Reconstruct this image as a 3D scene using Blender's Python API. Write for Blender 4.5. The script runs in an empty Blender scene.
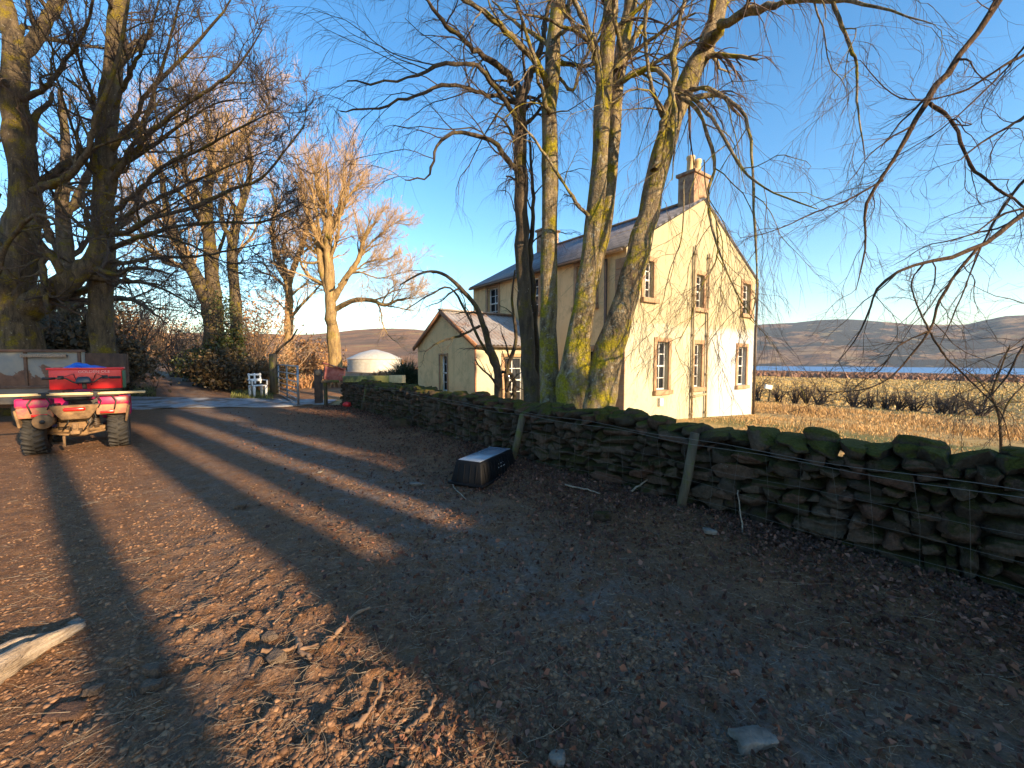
import bpy, math, random
import numpy as np
from math import radians as R, sin, cos, pi
random.seed(7)
RNG = np.random.default_rng(11)
scene = bpy.context.scene
COL = scene.collection

# ------------------------------------------------------------------ camera model
F = 415.0; PITCH = R(3.3); EYE = 1.45
def ray(px, py):
    X = (px - 512) / F; Y = -(py - 384) / F
    return np.array([X, cos(PITCH) + Y * sin(PITCH), -sin(PITCH) + Y * cos(PITCH)])
def at(px, py, d):
    """world point seen at a pixel, d metres ahead"""
    r = ray(px, py); return np.array([0, 0, EYE]) + r * (d / r[1])

def nrmz(v): return v / (np.linalg.norm(v, axis=-1, keepdims=True) + 1e-9)
def sstep(a, b, x):
    t = np.clip((x - a) / (b - a), 0, 1); return t * t * (3 - 2 * t)

# ------------------------------------------------------------------ noise
def _h(ix, iy, s):
    n = (ix.astype(np.int64) * 374761393 + iy.astype(np.int64) * 668265263 + s * 974634777) & 0xffffffff
    n = ((n ^ (n >> 13)) * 1274126177) & 0xffffffff
    n = n ^ (n >> 16)
    return (n & 0xffff) / 65535.0
def vnoise(x, y, s=0):
    x = np.asarray(x, float); y = np.asarray(y, float)
    ix = np.floor(x); iy = np.floor(y); fx = x - ix; fy = y - iy
    fx = fx * fx * (3 - 2 * fx); fy = fy * fy * (3 - 2 * fy)
    ix = ix.astype(np.int64); iy = iy.astype(np.int64)
    a = _h(ix, iy, s); b = _h(ix + 1, iy, s); c = _h(ix, iy + 1, s); d = _h(ix + 1, iy + 1, s)
    return (a + (b - a) * fx + (c - a) * fy + (a - b - c + d) * fx * fy) * 2 - 1
def fbm(x, y, o=4, s=0):
    t = 0; a = 1.0; n = 0
    for i in range(o):
        t = t + a * vnoise(x * 2 ** i + 17.3 * i, y * 2 ** i - 9.1 * i, s + i); n += a; a *= .5
    return t / n

# ------------------------------------------------------------------ wall line and terrain
WALL = np.array([(5.6, -.75), (4.3, .85), (2.95, 2.39), (1.6, 3.93), (.24, 5.47), (-1.1, 7.3), (-2.65, 9.4), (-4.2, 11.45), (-5.35, 12.95)])
def beyond(x, y):
    """metres beyond the wall line (negative on the yard side)"""
    q = (x - .24) * .785 + (y - 5.47) * .62
    return q
def ground_z(x, y):
    x = np.asarray(x, float); y = np.asarray(y, float)
    r = np.hypot(x, y); a = np.arctan2(x, y)
    q = beyond(x, y)
    b = sstep(-.45, .15, a) * sstep(-3.0, -2.0, -np.abs(a))
    dz = np.interp(q, [.6, 13, 35, 75, 150, 400, 1300, 1500, 6000], [0, -.6, -1.7, -3.2, -5.8, -12, -27.4, -34, -60])
    up = np.interp(r, [0, 16, 28, 60, 110, 400, 600, 3000, 6000], [0, 0, .35, 1.0, 3.2, 19, 30, 34, 20])
    bb = sstep(-.02, .3, a) * sstep(-3.0, -2.0, -np.abs(a))
    z = np.where(r < 40, dz * b, dz * bb) 
    t = sstep(25, 60, r)
    z = dz * b * (1 - t) + dz * bb * t + up * (1 - sstep(-.1, .25, a))
    z = z + fbm(x / 9, y / 9, 3, 5) * .05 * sstep(6, 14, r) + (1 - sstep(-.1, .25, a)) * sstep(120, 420, r) * (fbm(x / 150, y / 150, 5, 91) * 9 + 9 * sstep(-.50, -.22, a)) + fbm(x / 60, y / 60, 4, 9) * np.clip((r - 60) / 60, 0, 1) * 1.2 * (1 - .5 * sstep(0, .4, a))
    # wheel ruts and a soft bank of litter against the wall
    yard = 1 - sstep(-.2, .5, q)
    z = z + yard * fbm(x / 1.3, y / 1.3, 3, 21) * .025 * sstep(14, 9, r)
    z = z + .10 * np.exp(-((q + .15) / .55) ** 2) * sstep(16, 12, r)
    return z

# ------------------------------------------------------------------ mesh building
def link(o, parent=None):
    COL.objects.link(o)
    if parent is not None: o.parent = parent
    return o
def world_loc(o):
    v = np.zeros(3)
    while o is not None:
        v += np.array(o.location); o = o.parent
    return v
def thing(name, label, cat, loc=(0, 0, 0), rotz=0, group=None):
    o = bpy.data.objects.new(name, None); link(o); o.empty_display_size = .2
    o.location = loc; o.rotation_euler = (0, 0, rotz)
    o['label'] = label; o['category'] = cat; o['kind'] = 'thing'
    if group: o['group'] = group
    return o
def tag(o, label, cat, group=None, kind='thing'):
    if label: o['label'] = label
    if cat: o['category'] = cat
    if group: o['group'] = group
    o['kind'] = kind
    return o

class MB:
    def __init__(s): s.v = []; s.q = []; s.t = []; s.n = 0; s.c = []; s.f = []
    def raw(s, v, q=None, t=None, col=None):
        v = np.asarray(v, float).reshape(-1, 3)
        if q is not None and len(q): s.q.append(np.asarray(q, np.int64).reshape(-1, 4) + s.n)
        if t is not None and len(t): s.t.append(np.asarray(t, np.int64).reshape(-1, 3) + s.n)
        s.v.append(v); s.n += len(v)
        if col is not None: s.c.append(np.broadcast_to(np.asarray(col, float), (len(v), 4)))
        return s
    def box(s, c, size, rot=None):
        h = np.array(size) / 2
        v = np.array([[x, y, z] for x in (-1, 1) for y in (-1, 1) for z in (-1, 1)]) * h
        if rot is not None: v = v @ np.array(rot).T
        return s.raw(v + np.array(c), [[0, 1, 3, 2], [4, 6, 7, 5], [0, 4, 5, 1], [2, 3, 7, 6], [0, 2, 6, 4], [1, 5, 7, 3]])
    def frustum(s, c, b, t, h, rot=None):
        """box with bottom size b and top size t"""
        v = np.array([[x * (t if z > 0 else b)[0] / 2, y * (t if z > 0 else b)[1] / 2, h if z > 0 else 0] for x in (-1, 1) for y in (-1, 1) for z in (-1, 1)])
        if rot is not None: v = v @ np.array(rot).T
        return s.raw(v + np.array(c), [[0, 1, 3, 2], [4, 6, 7, 5], [0, 4, 5, 1], [2, 3, 7, 6], [0, 2, 6, 4], [1, 5, 7, 3]])
    def bar(s, a, b, w, h):
        a = np.array(a, float); b = np.array(b, float); d = b - a; L = np.linalg.norm(d); d /= L
        u = np.cross(d, (0, 0, 1)); 
        if np.linalg.norm(u) < 1e-3: u = np.array([1., 0, 0])
        u /= np.linalg.norm(u); w2 = np.cross(u, d)
        return s.box((a + b) / 2, (L, w, h), np.array([d, u, w2]).T)
    def tube(s, pts, rad, sides=8, cap=True):
        pts = np.asarray(pts, float)[None]; rad = np.broadcast_to(np.asarray(rad, float), (1, pts.shape[1]))
        return s.tubes(pts, rad, sides, cap)
    def tubes(s, P, Rr, sides=5, cap=False, flute=0):
        N, n, _ = P.shape
        T = np.empty_like(P); T[:, 1:-1] = P[:, 2:] - P[:, :-2]; T[:, 0] = P[:, 1] - P[:, 0]; T[:, -1] = P[:, -1] - P[:, -2]
        T /= np.linalg.norm(T, axis=2, keepdims=True) + 1e-9
        ref = np.where(np.abs(T[:, 0, 2:3]) > .8, np.array([[1., 0, 0]]), np.array([[0., 0, 1]]))
        ang = np.arange(sides) / sides * 2 * pi
        V = np.empty((N, n, sides, 3)); u = ref
        for i in range(n):
            t = T[:, i]; u = u - (u * t).sum(1, keepdims=True) * t; u = u / (np.linalg.norm(u, axis=1, keepdims=True) + 1e-9)
            w = np.cross(t, u)
            rr = Rr[:, i][:, None, None]
            if flute:
                rr = rr * (1 + flute * np.sin(ang * 3 + i * .25 + 1)[None, :, None] + flute * .6 * np.sin(ang * 5 - i * .4)[None, :, None])
            V[:, i] = P[:, i][:, None] + rr * (np.cos(ang)[None, :, None] * u[:, None] + np.sin(ang)[None, :, None] * w[:, None])
        j = np.arange(sides); k = (j + 1) % sides
        base = (np.arange(N)[:, None, None] * n + np.arange(n - 1)[None, :, None]) * sides
        Q = np.stack([base + j, base + k, base + k + sides, base + j + sides], -1).reshape(-1, 4)
        tri = None; V2 = V.reshape(-1, 3)
        if cap:
            c0 = len(V2); V2 = np.concatenate([V2, P[:, 0], P[:, -1]])
            tri = []
            for a in range(N):
                for jj in range(sides):
                    tri.append((a * n * sides + (jj + 1) % sides, a * n * sides + jj, c0 + a))
                    e = (a * n + n - 1) * sides
                    tri.append((e + jj, e + (jj + 1) % sides, c0 + N + a))
        return s.raw(V2, Q, tri)
    def disc_ring(s, prof, c=(0, 0, 0), axis='z', seg=24, close=True):
        """lathe of a (radius, height) profile"""
        prof = np.array(prof, float); n = len(prof); a = np.arange(seg) / seg * 2 * pi
        v = np.stack([prof[:, None, 0] * np.cos(a), prof[:, None, 0] * np.sin(a), np.broadcast_to(prof[:, 1:2], (n, seg))], -1).reshape(-1, 3)
        if axis == 'x': v = v[:, [2, 0, 1]]
        if axis == 'y': v = v[:, [1, 2, 0]]
        j = np.arange(seg); k = (j + 1) % seg; b = (np.arange(n - 1) * seg)[:, None]
        return s.raw(v + np.array(c), np.stack([b + j, b + k, b + k + seg, b + j + seg], -1).reshape(-1, 4))
    def poly(s, pts): 
        s.f.append([s.n + i for i in range(len(pts))]); s.v.append(np.array(pts, float)); s.n += len(pts); return s
    def build(s, name, mat, parent=None, smooth=False, world=True, bevel=0, attr=None):
        v = np.concatenate(s.v) if s.v else np.zeros((0, 3))
        if world and parent is not None: v = v - world_loc(parent)
        me = bpy.data.meshes.new(name)
        q = np.concatenate(s.q) if s.q else np.zeros((0, 4), int); t = np.concatenate(s.t) if s.t else np.zeros((0, 3), int)
        fl = [len(f) for f in s.f]
        loops = np.concatenate([q.ravel(), t.ravel()] + [np.array(f) for f in s.f]).astype(np.int32)
        cnt = np.concatenate([np.full(len(q), 4), np.full(len(t), 3), np.array(fl, int)]).astype(np.int32)
        st = np.concatenate([[0], np.cumsum(cnt)[:-1]]).astype(np.int32) if len(cnt) else cnt
        me.vertices.add(len(v)); me.vertices.foreach_set('co', v.astype(np.float32).ravel())
        me.loops.add(len(loops)); me.loops.foreach_set('vertex_index', loops)
        me.polygons.add(len(cnt)); me.polygons.foreach_set('loop_start', st); me.polygons.foreach_set('loop_total', cnt)
        if smooth: me.polygons.foreach_set('use_smooth', np.ones(len(cnt), bool))
        me.update(calc_edges=True); me.validate()
        if s.c and sum(len(c) for c in s.c) == len(v):
            c = np.concatenate(s.c); a = me.color_attributes.new('tint', 'FLOAT_COLOR', 'POINT'); a.data.foreach_set('color', c.astype(np.float32).ravel())
        me.materials.append(mat)
        o = link(bpy.data.objects.new(name, me), parent)
        if bevel:
            m = o.modifiers.new('edge', 'BEVEL'); m.width = bevel; m.segments = 2; m.limit_method = 'ANGLE'
        return o

def rz(a): return np.array([[cos(a), -sin(a), 0], [sin(a), cos(a), 0], [0, 0, 1]])
def rx(a): return np.array([[1, 0, 0], [0, cos(a), -sin(a)], [0, sin(a), cos(a)]])
def ry(a): return np.array([[cos(a), 0, sin(a)], [0, 1, 0], [-sin(a), 0, cos(a)]])

# ------------------------------------------------------------------ materials
class NT:
    def __init__(s, name):
        s.m = bpy.data.materials.new(name); s.m.use_nodes = True; s.t = s.m.node_tree
        s.b = s.t.nodes['Principled BSDF']; s.tc = s.t.nodes.new('ShaderNodeTexCoord')
    def n(s, ty, **k):
        o = s.t.nodes.new('ShaderNode' + ty)
        for a, b in k.items(): setattr(o, a, b)
        return o
    def l(s, a, b): s.t.links.new(a, b)
    def noise(s, scale, detail=5, rough=.55, co='Object', dist=0, stretch=None):
        n = s.n('TexNoise'); n.inputs['Scale'].default_value = scale; n.inputs['Detail'].default_value = detail
        n.inputs['Roughness'].default_value = rough; n.inputs['Distortion'].default_value = dist
        src = s.tc.outputs[co]
        if stretch:
            mp = s.n('Mapping'); mp.inputs['Scale'].default_value = stretch; s.l(src, mp.inputs[0]); src = mp.outputs[0]
        s.l(src, n.inputs['Vector']); return n.outputs['Fac']
    def vor(s, scale, feature='F1', rand=1, out='Distance', co='Object'):
        n = s.n('TexVoronoi'); n.feature = feature; n.inputs['Scale'].default_value = scale; s.l(s.tc.outputs[co], n.inputs['Vector'])
        return n.outputs[out]
    def ramp(s, fac, stops):
        r = s.n('ValToRGB'); e = r.color_ramp.elements
        while len(e) < len(stops): e.new(.5)
        for i, (p, c) in enumerate(stops):
            e[i].position = p; e[i].color = tuple(c) + (1,) if not isinstance(c, (int, float)) else (c, c, c, 1)
        s.l(fac, r.inputs[0]); return r.outputs[0]
    def mix(s, fac, a, b, mode='MIX'):
        n = s.n('Mix'); n.data_type = 'RGBA'; n.blend_type = mode
        for i, x in ((0, fac), (6, a), (7, b)):
            if isinstance(x, (int, float)): n.inputs[i].default_value = x
            elif isinstance(x, (tuple, list)): n.inputs[i].default_value = tuple(x) + (1,)
            else: s.l(x, n.inputs[i])
        return n.outputs[2]
    def math(s, op, a, b=0.0):
        n = s.n('Math', operation=op)
        for i, x in ((0, a), (1, b)):
            if isinstance(x, (int, float)): n.inputs[i].default_value = x
            else: s.l(x, n.inputs[i])
        return n.outputs[0]
    def bump(s, h, strength=.5, dist=.02, prev=None):
        n = s.n('Bump'); n.inputs['Strength'].default_value = strength; n.inputs['Distance'].default_value = dist
        s.l(h, n.inputs['Height'])
        if prev is not None: s.l(prev, n.inputs['Normal'])
        return n.outputs[0]
    def out(s, color=None, rough=.8, normal=None, metal=0, spec=None):
        if color is not None:
            if isinstance(color, (tuple, list)): s.b.inputs['Base Color'].default_value = tuple(color) + (1,)
            else: s.l(color, s.b.inputs['Base Color'])
        if isinstance(rough, (int, float)): s.b.inputs['Roughness'].default_value = rough
        else: s.l(rough, s.b.inputs['Roughness'])
        s.b.inputs['Metallic'].default_value = metal
        if spec is not None: s.b.inputs['Specular IOR Level'].default_value = spec
        if normal is not None: s.l(normal, s.b.inputs['Normal'])
        return s.m

def mk(name, c1, c2=None, scale=6, rough=.8, bump=.3, bscale=40, bdist=.01, metal=0, lo=.35, hi=.65, c3=None, s3=2.5, lo3=.55, hi3=.62, spec=None, stretch=None):
    t = NT(name)
    col = tuple(c1)
    if c2: col = t.ramp(t.noise(scale, stretch=stretch), [(lo, c1), (hi, c2)])
    if c3:
        f = t.ramp(t.noise(s3, 7, .65), [(lo3, 0.0), (hi3, 1.0)])
        col = t.mix(f, col, c3)
    nm = t.bump(t.noise(bscale, 4, stretch=stretch), bump, bdist) if bump else None
    return t.out(col, rough, nm, metal, spec)

def bark_mat(name, base, dark, moss, lichen=(.36, .33, .25), mossy=.5, scale=1.0, lich=.6):
    t = NT(name)
    c = t.ramp(t.noise(9 * scale, 6, .65, stretch=(1, 1, .25)), [(.35, dark), (.62, base)])
    lf = t.ramp(t.noise(14 * scale, 6, .7), [(lich, 0.0), (lich + .05, 1.0)])
    c = t.mix(lf, c, lichen)
    mf = t.ramp(t.noise(3.2 * scale, 7, .7), [(mossy, 0.0), (mossy + .12, 1.0)])
    mc = t.ramp(t.noise(30 * scale, 3), [(.3, tuple(x * .5 for x in moss)), (.7, moss)])
    c = t.mix(mf, c, mc)
    h = t.math('ADD', t.noise(16 * scale, 6, .7, stretch=(1, 1, .3)), t.math('MULTIPLY', t.noise(60 * scale, 3), .4))
    c = t.mix(t.ramp(t.noise(40 * scale, 6, .8), [(.35, .6), (.55, 0.0)]), c, dark)
    return t.out(c, .95, t.bump(h, 1.0, .05 / scale), spec=.2)

M = {}
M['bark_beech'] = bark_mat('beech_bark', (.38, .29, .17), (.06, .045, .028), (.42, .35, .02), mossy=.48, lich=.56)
M['bark_limb'] = bark_mat('limb_bark', (.15, .09, .05), (.05, .032, .022), (.12, .11, .02), mossy=.60, lich=.64)
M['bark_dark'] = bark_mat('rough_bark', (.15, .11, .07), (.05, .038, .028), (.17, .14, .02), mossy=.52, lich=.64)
M['bark_syc'] = bark_mat('sycamore_bark', (.17, .125, .075), (.045, .034, .024), (.24, .18, .018), mossy=.50, lich=.62)
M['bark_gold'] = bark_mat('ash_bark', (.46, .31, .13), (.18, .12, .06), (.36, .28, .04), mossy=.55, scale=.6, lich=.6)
M['twig_dark'] = mk('twig_brown', (.050, .034, .026), (.085, .058, .042), 3, .85, 0)
M['twig_red'] = mk('twig_russet', (.085, .050, .036), (.14, .088, .06), 3, .7, 0)
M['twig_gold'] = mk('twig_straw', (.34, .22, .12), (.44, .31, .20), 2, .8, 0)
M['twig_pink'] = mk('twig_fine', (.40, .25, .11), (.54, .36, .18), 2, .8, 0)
M['slate'] = None
M['harl'] = None

def leaf_mat(name, a, b, rough=.6):
    t = NT(name)
    n = t.n('Attribute'); n.attribute_name = 'tint'
    sep = t.n('SeparateColor'); t.l(n.outputs['Color'], sep.inputs[0])
    c = t.ramp(sep.outputs[0], [(0, a), (1, b)])
    return t.out(c, rough)
M['ivy'] = leaf_mat('ivy_leaves', (.018, .03, .009), (.085, .10, .022), .45)
M['bushleaf'] = leaf_mat('bush_leaves', (.03, .03, .012), (.14, .085, .035), .6)
M['brackenleaf'] = leaf_mat('dead_bracken', (.22, .10, .04), (.46, .25, .10), .8)
M['leaf_litter'] = leaf_mat('fallen_leaves', (.05, .016, .008), (.29, .125, .075), .8)
M['straw'] = leaf_mat('dead_grass', (.34, .18, .06), (.66, .42, .17), .7)
M['field_blades'] = leaf_mat('field_blades', (.44, .27, .07), (.70, .48, .17), .7)
M['scrub'] = leaf_mat('shore_scrub', (.13, .06, .04), (.32, .17, .10), .8)
M['green_grass'] = leaf_mat('winter_grass', (.07, .09, .02), (.20, .20, .05), .7)
M['pebble'] = leaf_mat('pebbles', (.08, .036, .017), (.34, .185, .095), .85)
M['stalk'] = leaf_mat('stalks', (.10, .065, .04), (.34, .26, .18), .8)

# ---- dirt
def dirt():
    t = NT('yard_ground')
    at_ = t.n('Attribute'); at_.attribute_name = 'tint'
    sep = t.n('SeparateColor'); t.l(at_.outputs['Color'], sep.inputs[0])
    soil = t.ramp(t.noise(7, 8, .7), [(.3, (.066, .029, .011)), (.52, (.19, .088, .034)), (.75, (.30, .158, .068))])
    grit = t.ramp(t.vor(75, out='Color'), [(0, (.08, .034, .016)), (1, (.32, .165, .085))])
    gf = t.ramp(t.noise(22, 6, .75), [(.46, 0.0), (.54, 1.0)])
    soil = t.mix(t.math('MULTIPLY', gf, .75), soil, grit)
    grey = t.ramp(t.noise(30, 6, .7), [(.3, (.09, .064, .048)), (.7, (.30, .235, .19))])
    gm = t.math('MULTIPLY', t.math('MULTIPLY', sep.outputs[1], 1.0), t.ramp(t.noise(5, 7, .7), [(.40, 0.0), (.60, 1.0)]))
    c = t.mix(gm, soil, grey)
    grass = t.ramp(t.noise(1.1, 8, .7), [(.3, (.20, .13, .045)), (.5, (.40, .27, .10)), (.7, (.48, .35, .14))])
    green = t.ramp(t.noise(2, 8, .7), [(.35, (.10, .105, .03)), (.7, (.20, .19, .05))])
    grass = t.mix(t.ramp(t.noise(.16, 6, .65, stretch=(.4, 1, 1)), [(.53, 0.0), (.63, .8)]), grass, green)
    grass = t.mix(sep.outputs[1], grass, t.mix(.5, green, (.09, .12, .025)))
    c = t.mix(sep.outputs[0], c, grass)
    brk = t.ramp(t.noise(.8, 9, .75), [(.3, (.13, .055, .028)), (.5, (.32, .15, .06)), (.7, (.42, .25, .11))])
    brk = t.mix(t.ramp(t.noise(.045, 9, .75, stretch=(1, .5, 1)), [(.44, 0.0), (.56, .75)]), brk, (.11, .07, .04))
    brk = t.mix(t.ramp(t.noise(.02, 8, .7), [(.55, 0.0), (.62, .6)]), brk, (.36, .27, .10))
    c = t.mix(sep.outputs[2], c, brk)
    h1 = t.vor(70); h2 = t.noise(38, 8, .75); h3 = t.noise(150, 3, .6)
    h = t.math('ADD', t.math('MULTIPLY', h1, -.5), t.math('ADD', h2, t.math('MULTIPLY', h3, .4)))
    return t.out(c, .85, t.bump(h, 1.0, .02), spec=.3)
M['dirt'] = dirt()

def stone_mat(name, a, b, moss, mlo=.45, redness=True):
    t = NT(name)
    at_ = t.n('Attribute'); at_.attribute_name = 'tint'
    sep = t.n('SeparateColor'); t.l(at_.outputs['Color'], sep.inputs[0])
    c = t.ramp(sep.outputs[0], [(0, a), (.6, b), (1, (.17, .085, .055))])
    c = t.mix(t.ramp(t.noise(25, 6, .7), [(.3, .0), (.7, .7)]), c, tuple(x * .45 for x in a))
    lf = t.ramp(t.noise(9, 8, .75), [(.63, 0.0), (.68, 1.0)])
    c = t.mix(lf, c, (.22, .20, .16))
    geo = t.n('NewGeometry'); sx = t.n('SeparateXYZ'); t.l(geo.outputs['Normal'], sx.inputs[0])
    up = t.math('MULTIPLY', sx.outputs[2], .22)
    f = t.ramp(t.math('ADD', t.noise(2.2, 8, .7), up), [(mlo, 0.0), (mlo + .12, 1.0)])
    mc = t.ramp(t.noise(60, 4), [(.3, tuple(x * .45 for x in moss)), (.7, moss)])
    c = t.mix(f, c, mc)
    h = t.math('ADD', t.noise(30, 6, .7), t.math('MULTIPLY', t.noise(110, 3), .35))
    return t.out(c, .95, t.bump(h, 1.0, .035), spec=.2)
M['wallstone'] = stone_mat('field_stone', (.055, .038, .026), (.16, .112, .075), (.060, .050, .012), .57)
M['copestone'] = stone_mat('mossy_cope_stone', (.055, .040, .026), (.14, .10, .066), (.105, .098, .014), .53)
M['looserock'] = stone_mat('loose_rock', (.12, .085, .06), (.25, .18, .13), (.06, .07, .02), .9)

# ---- harled house walls
def harl(name, a, b, patch=None, white=None, origin_z=0):
    t = NT(name)
    c = t.ramp(t.noise(1.2, 7, .65), [(.3, a), (.7, b)])
    st = t.ramp(t.noise(4, 7, .75, stretch=(1, 1, .12)), [(.50, 0.0), (.70, .55)])
    c = t.mix(st, c, tuple(x * .55 for x in a))
    c = t.mix(t.ramp(t.noise(2.4, 9, .75), [(.50, 0.0), (.62, .6)]), c, tuple(x * .68 for x in a))
    sp = t.n('SeparateXYZ'); t.l(t.tc.outputs['Object'], sp.inputs[0])
    wob = t.math('MULTIPLY', t.noise(1.6, 5), .35)
    if patch:
        f = t.ramp(t.math('ADD', sp.outputs[2], wob), [(.0, 0.0), (1, 1.0)])
        r = t.n('MapRange'); t.l(t.math('ADD', sp.outputs[2], wob), r.inputs[0])
        r.inputs[1].default_value = 3.52; r.inputs[2].default_value = 3.60
        c = t.mix(t.math('MULTIPLY', r.outputs[0], .75), c, patch)
    if white:
        r2 = t.n('MapRange'); t.l(t.math('ADD', sp.outputs[0], wob), r2.inputs[0])
        r2.inputs[1].default_value = 3.2; r2.inputs[2].default_value = 4.4
        r3 = t.n('MapRange'); t.l(t.math('ADD', sp.outputs[2], wob), r3.inputs[0])
        r3.inputs[1].default_value = 3.7; r3.inputs[2].default_value = 3.3
        c = t.mix(t.math('MULTIPLY', r2.outputs[0], r3.outputs[0]), c, white)
    cr_ = t.ramp(t.vor(.9, 'DISTANCE_TO_EDGE'), [(0.0, .5), (.006, 0.0)])
    c = t.mix(t.math('MULTIPLY', cr_, t.ramp(t.noise(1.1, 3), [(.5, 0.0), (.6, 1.0)])), c, (.12, .09, .06))
    h = t.math('ADD', t.noise(90, 4, .7), t.math('MULTIPLY', t.noise(6, 4), .8))
    return t.out(c, .9, t.bump(h, .55, .012))
M['harl'] = harl('painted_harling', (.42, .38, .26), (.52, .49, .36), patch=(.37, .31, .18), white=(.46, .48, .49))
M['harl_front'] = harl('ochre_harling', (.78, .50, .24), (.86, .60, .31))  # ochre paint, reddened further to warm the walls left in shade
M['sandstone'] = mk('sandstone_dressing', (.30, .17, .09), (.42, .27, .16), 5, .85, .5, 50, .006)
M['white_paint'] = mk('white_paint', (.66, .65, .62), (.78, .77, .74), 8, .45, .1)
M['glass'] = NT('window_glass').out((.03, .035, .045), .06, spec=.8)
M['iron'] = mk('cast_iron_pipe', (.30, .22, .12), (.42, .33, .20), 10, .6, .2)
M['darkiron'] = mk('dark_pipe', (.05, .035, .025), (.09, .06, .04), 10, .5, .2)
def slate():
    t = NT('slates')
    b = t.n('TexBrick'); b.inputs['Scale'].default_value = 1.0; b.inputs['Mortar Size'].default_value = .012
    b.inputs['Brick Width'].default_value = .28; b.inputs['Row Height'].default_value = .17
    b.inputs['Color1'].default_value = (.085, .085, .10, 1); b.inputs['Color2'].default_value = (.16, .155, .17, 1); b.inputs['Mortar'].default_value = (.02, .02, .025, 1)
    uv = t.n('UVMap'); t.l(t.tc.outputs['UV'], b.inputs['Vector'])
    c = t.mix(t.ramp(t.noise(1.5, 7, .7), [(.5, 0.0), (.75, .5)]), b.outputs['Color'], (.15, .13, .10))
    return t.out(c, .6, t.bump(b.outputs['Fac'], .6, -.02))
M['slate'] = slate()
M['tin'] = mk('corrugated_tin', (.36, .31, .27), (.46, .42, .38), 2.5, .5, .1, c3=(.30, .17, .10), s3=1.5, lo3=.52, hi3=.7, metal=.3)
M['rust_edge'] = mk('rusty_verge', (.25, .11, .05), (.36, .17, .09), 6, .8, .3)
M['chimney_stone'] = mk('chimney_stone', (.22, .12, .08), (.40, .27, .16), 7, .9, .8, 18, .03)
M['pot'] = mk('clay_pot', (.55, .36, .16), (.66, .46, .24), 6, .7, .2)
M['wood_post'] = mk('weathered_post', (.06, .045, .028), (.13, .10, .06), 5, .95, .9, 14, .01, c3=(.10, .10, .02), s3=4, lo3=.5, hi3=.6, stretch=(3, 3, .4))
M['wood_new'] = mk('pale_plank', (.62, .42, .20), (.74, .54, .28), 4, .7, .2, 30, .003, stretch=(3, 3, 3))
M['wood_yellow'] = mk('yellow_rail', (.42, .33, .09), (.55, .42, .10), 4, .7, .2, c3=(.12, .12, .05), s3=3, lo3=.45, hi3=.6)
M['wood_grey'] = mk('bleached_wood', (.22, .16, .11), (.42, .33, .24), 9, .85, .9, 20, .02, stretch=(6, 1.0, 6))
M['galv'] = mk('galvanised_steel', (.30, .31, .31), (.42, .43, .43), 10, .45, .1, metal=.6)
M['wire'] = NT('fence_wire').out((.16, .14, .12), .5, metal=.4)
M['black_plastic'] = mk('black_plastic', (.006, .006, .007), (.012, .012, .013), 6, .6, .15, 60, .002, spec=.12)
M['wet_sheen'] = mk('wet_sheen_plastic', (.16, .19, .23), (.26, .29, .33), 5, .22, .1, 40, .002)  # sheen on the wet black base, painted as a pale blue-grey colour
M['red_plastic'] = mk('red_plastic', (.70, .015, .02), (.78, .03, .03), 5, .35, .05)
M['blue_sheet'] = mk('blue_tarpaulin', (.02, .10, .50), (.04, .20, .68), 8, .45, .6, 14, .03)
M['fender'] = mk('faded_red_fender', (.60, .02, .07), (.72, .04, .20), 3, .35, .05, c3=(.36, .20, .10), s3=3.5, lo3=.56, hi3=.66)
M['fender_top'] = mk('pink_fender', (.55, .012, .05), (.36, .015, .13), 2.5, .4, .05, c3=(.20, .11, .06), s3=7, lo3=.56, hi3=.68)
M['fender_mud'] = mk('muddy_fender', (.30, .13, .08), (.50, .08, .08), 5, .7, .2, c3=(.34, .22, .10), s3=4, lo3=.42, hi3=.55)
M['mud'] = mk('dried_mud', (.13, .075, .035), (.27, .16, .075), 10, .9, .8, 40, .01)
M['tyre'] = mk('tyre_rubber', (.018, .017, .016), (.04, .034, .028), 6, .85, .3)
M['seat'] = mk('vinyl_seat', (.02, .025, .035), (.035, .045, .06), 6, .4, .1)
M['red_lens'] = NT('red_lens').out((.65, .02, .015), .2)
M['rubber'] = NT('black_rubber').out((.015, .015, .015), .6)
M['rust_panel'] = None
def rustp():
    t = NT('rusted_painted_steel')
    rust = t.ramp(t.noise(6, 7, .7), [(.3, (.09, .045, .028)), (.7, (.19, .10, .06))])
    paint = t.ramp(t.noise(3, 5), [(.3, (.15, .17, .18)), (.7, (.30, .27, .21))])
    sp = t.n('SeparateXYZ'); t.l(t.tc.outputs['Object'], sp.inputs[0])
    f = t.ramp(t.math('ADD', t.noise(1.9, 7, .6, dist=.6), t.math('ADD', t.math('MULTIPLY', t.math('SUBTRACT', sp.outputs[0], .9), .08), t.math('MULTIPLY', t.math('SUBTRACT', sp.outputs[2], 1.3), .25))), [(.47, 0.0), (.485, 1.0)])
    return t.out(t.mix(f, rust, paint), .7, t.bump(t.math('ADD', f, t.noise(50, 4)), .3, .006))
M['rust_panel'] = rustp()
M['rust_dark'] = mk('rusty_steel', (.07, .04, .03), (.14, .08, .05), 6, .85, .4)
M['concrete'] = mk('worn_concrete', (.24, .24, .25), (.36, .36, .36), 2.2, .85, .5, 30, .01, c3=(.13, .09, .06), s3=1.6, lo3=.47, hi3=.60)
M['letterbox_red'] = mk('faded_red_board', (.22, .05, .04), (.34, .12, .10), 9, .8, .3, c3=(.26, .24, .24), s3=6, lo3=.6, hi3=.65)
M['tank'] = mk('white_tank', (.40, .38, .34), (.50, .48, .43), 4, .5, .1)
M['tank_seam'] = NT('tank_seam').out((.42, .42, .40), .6)
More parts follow.
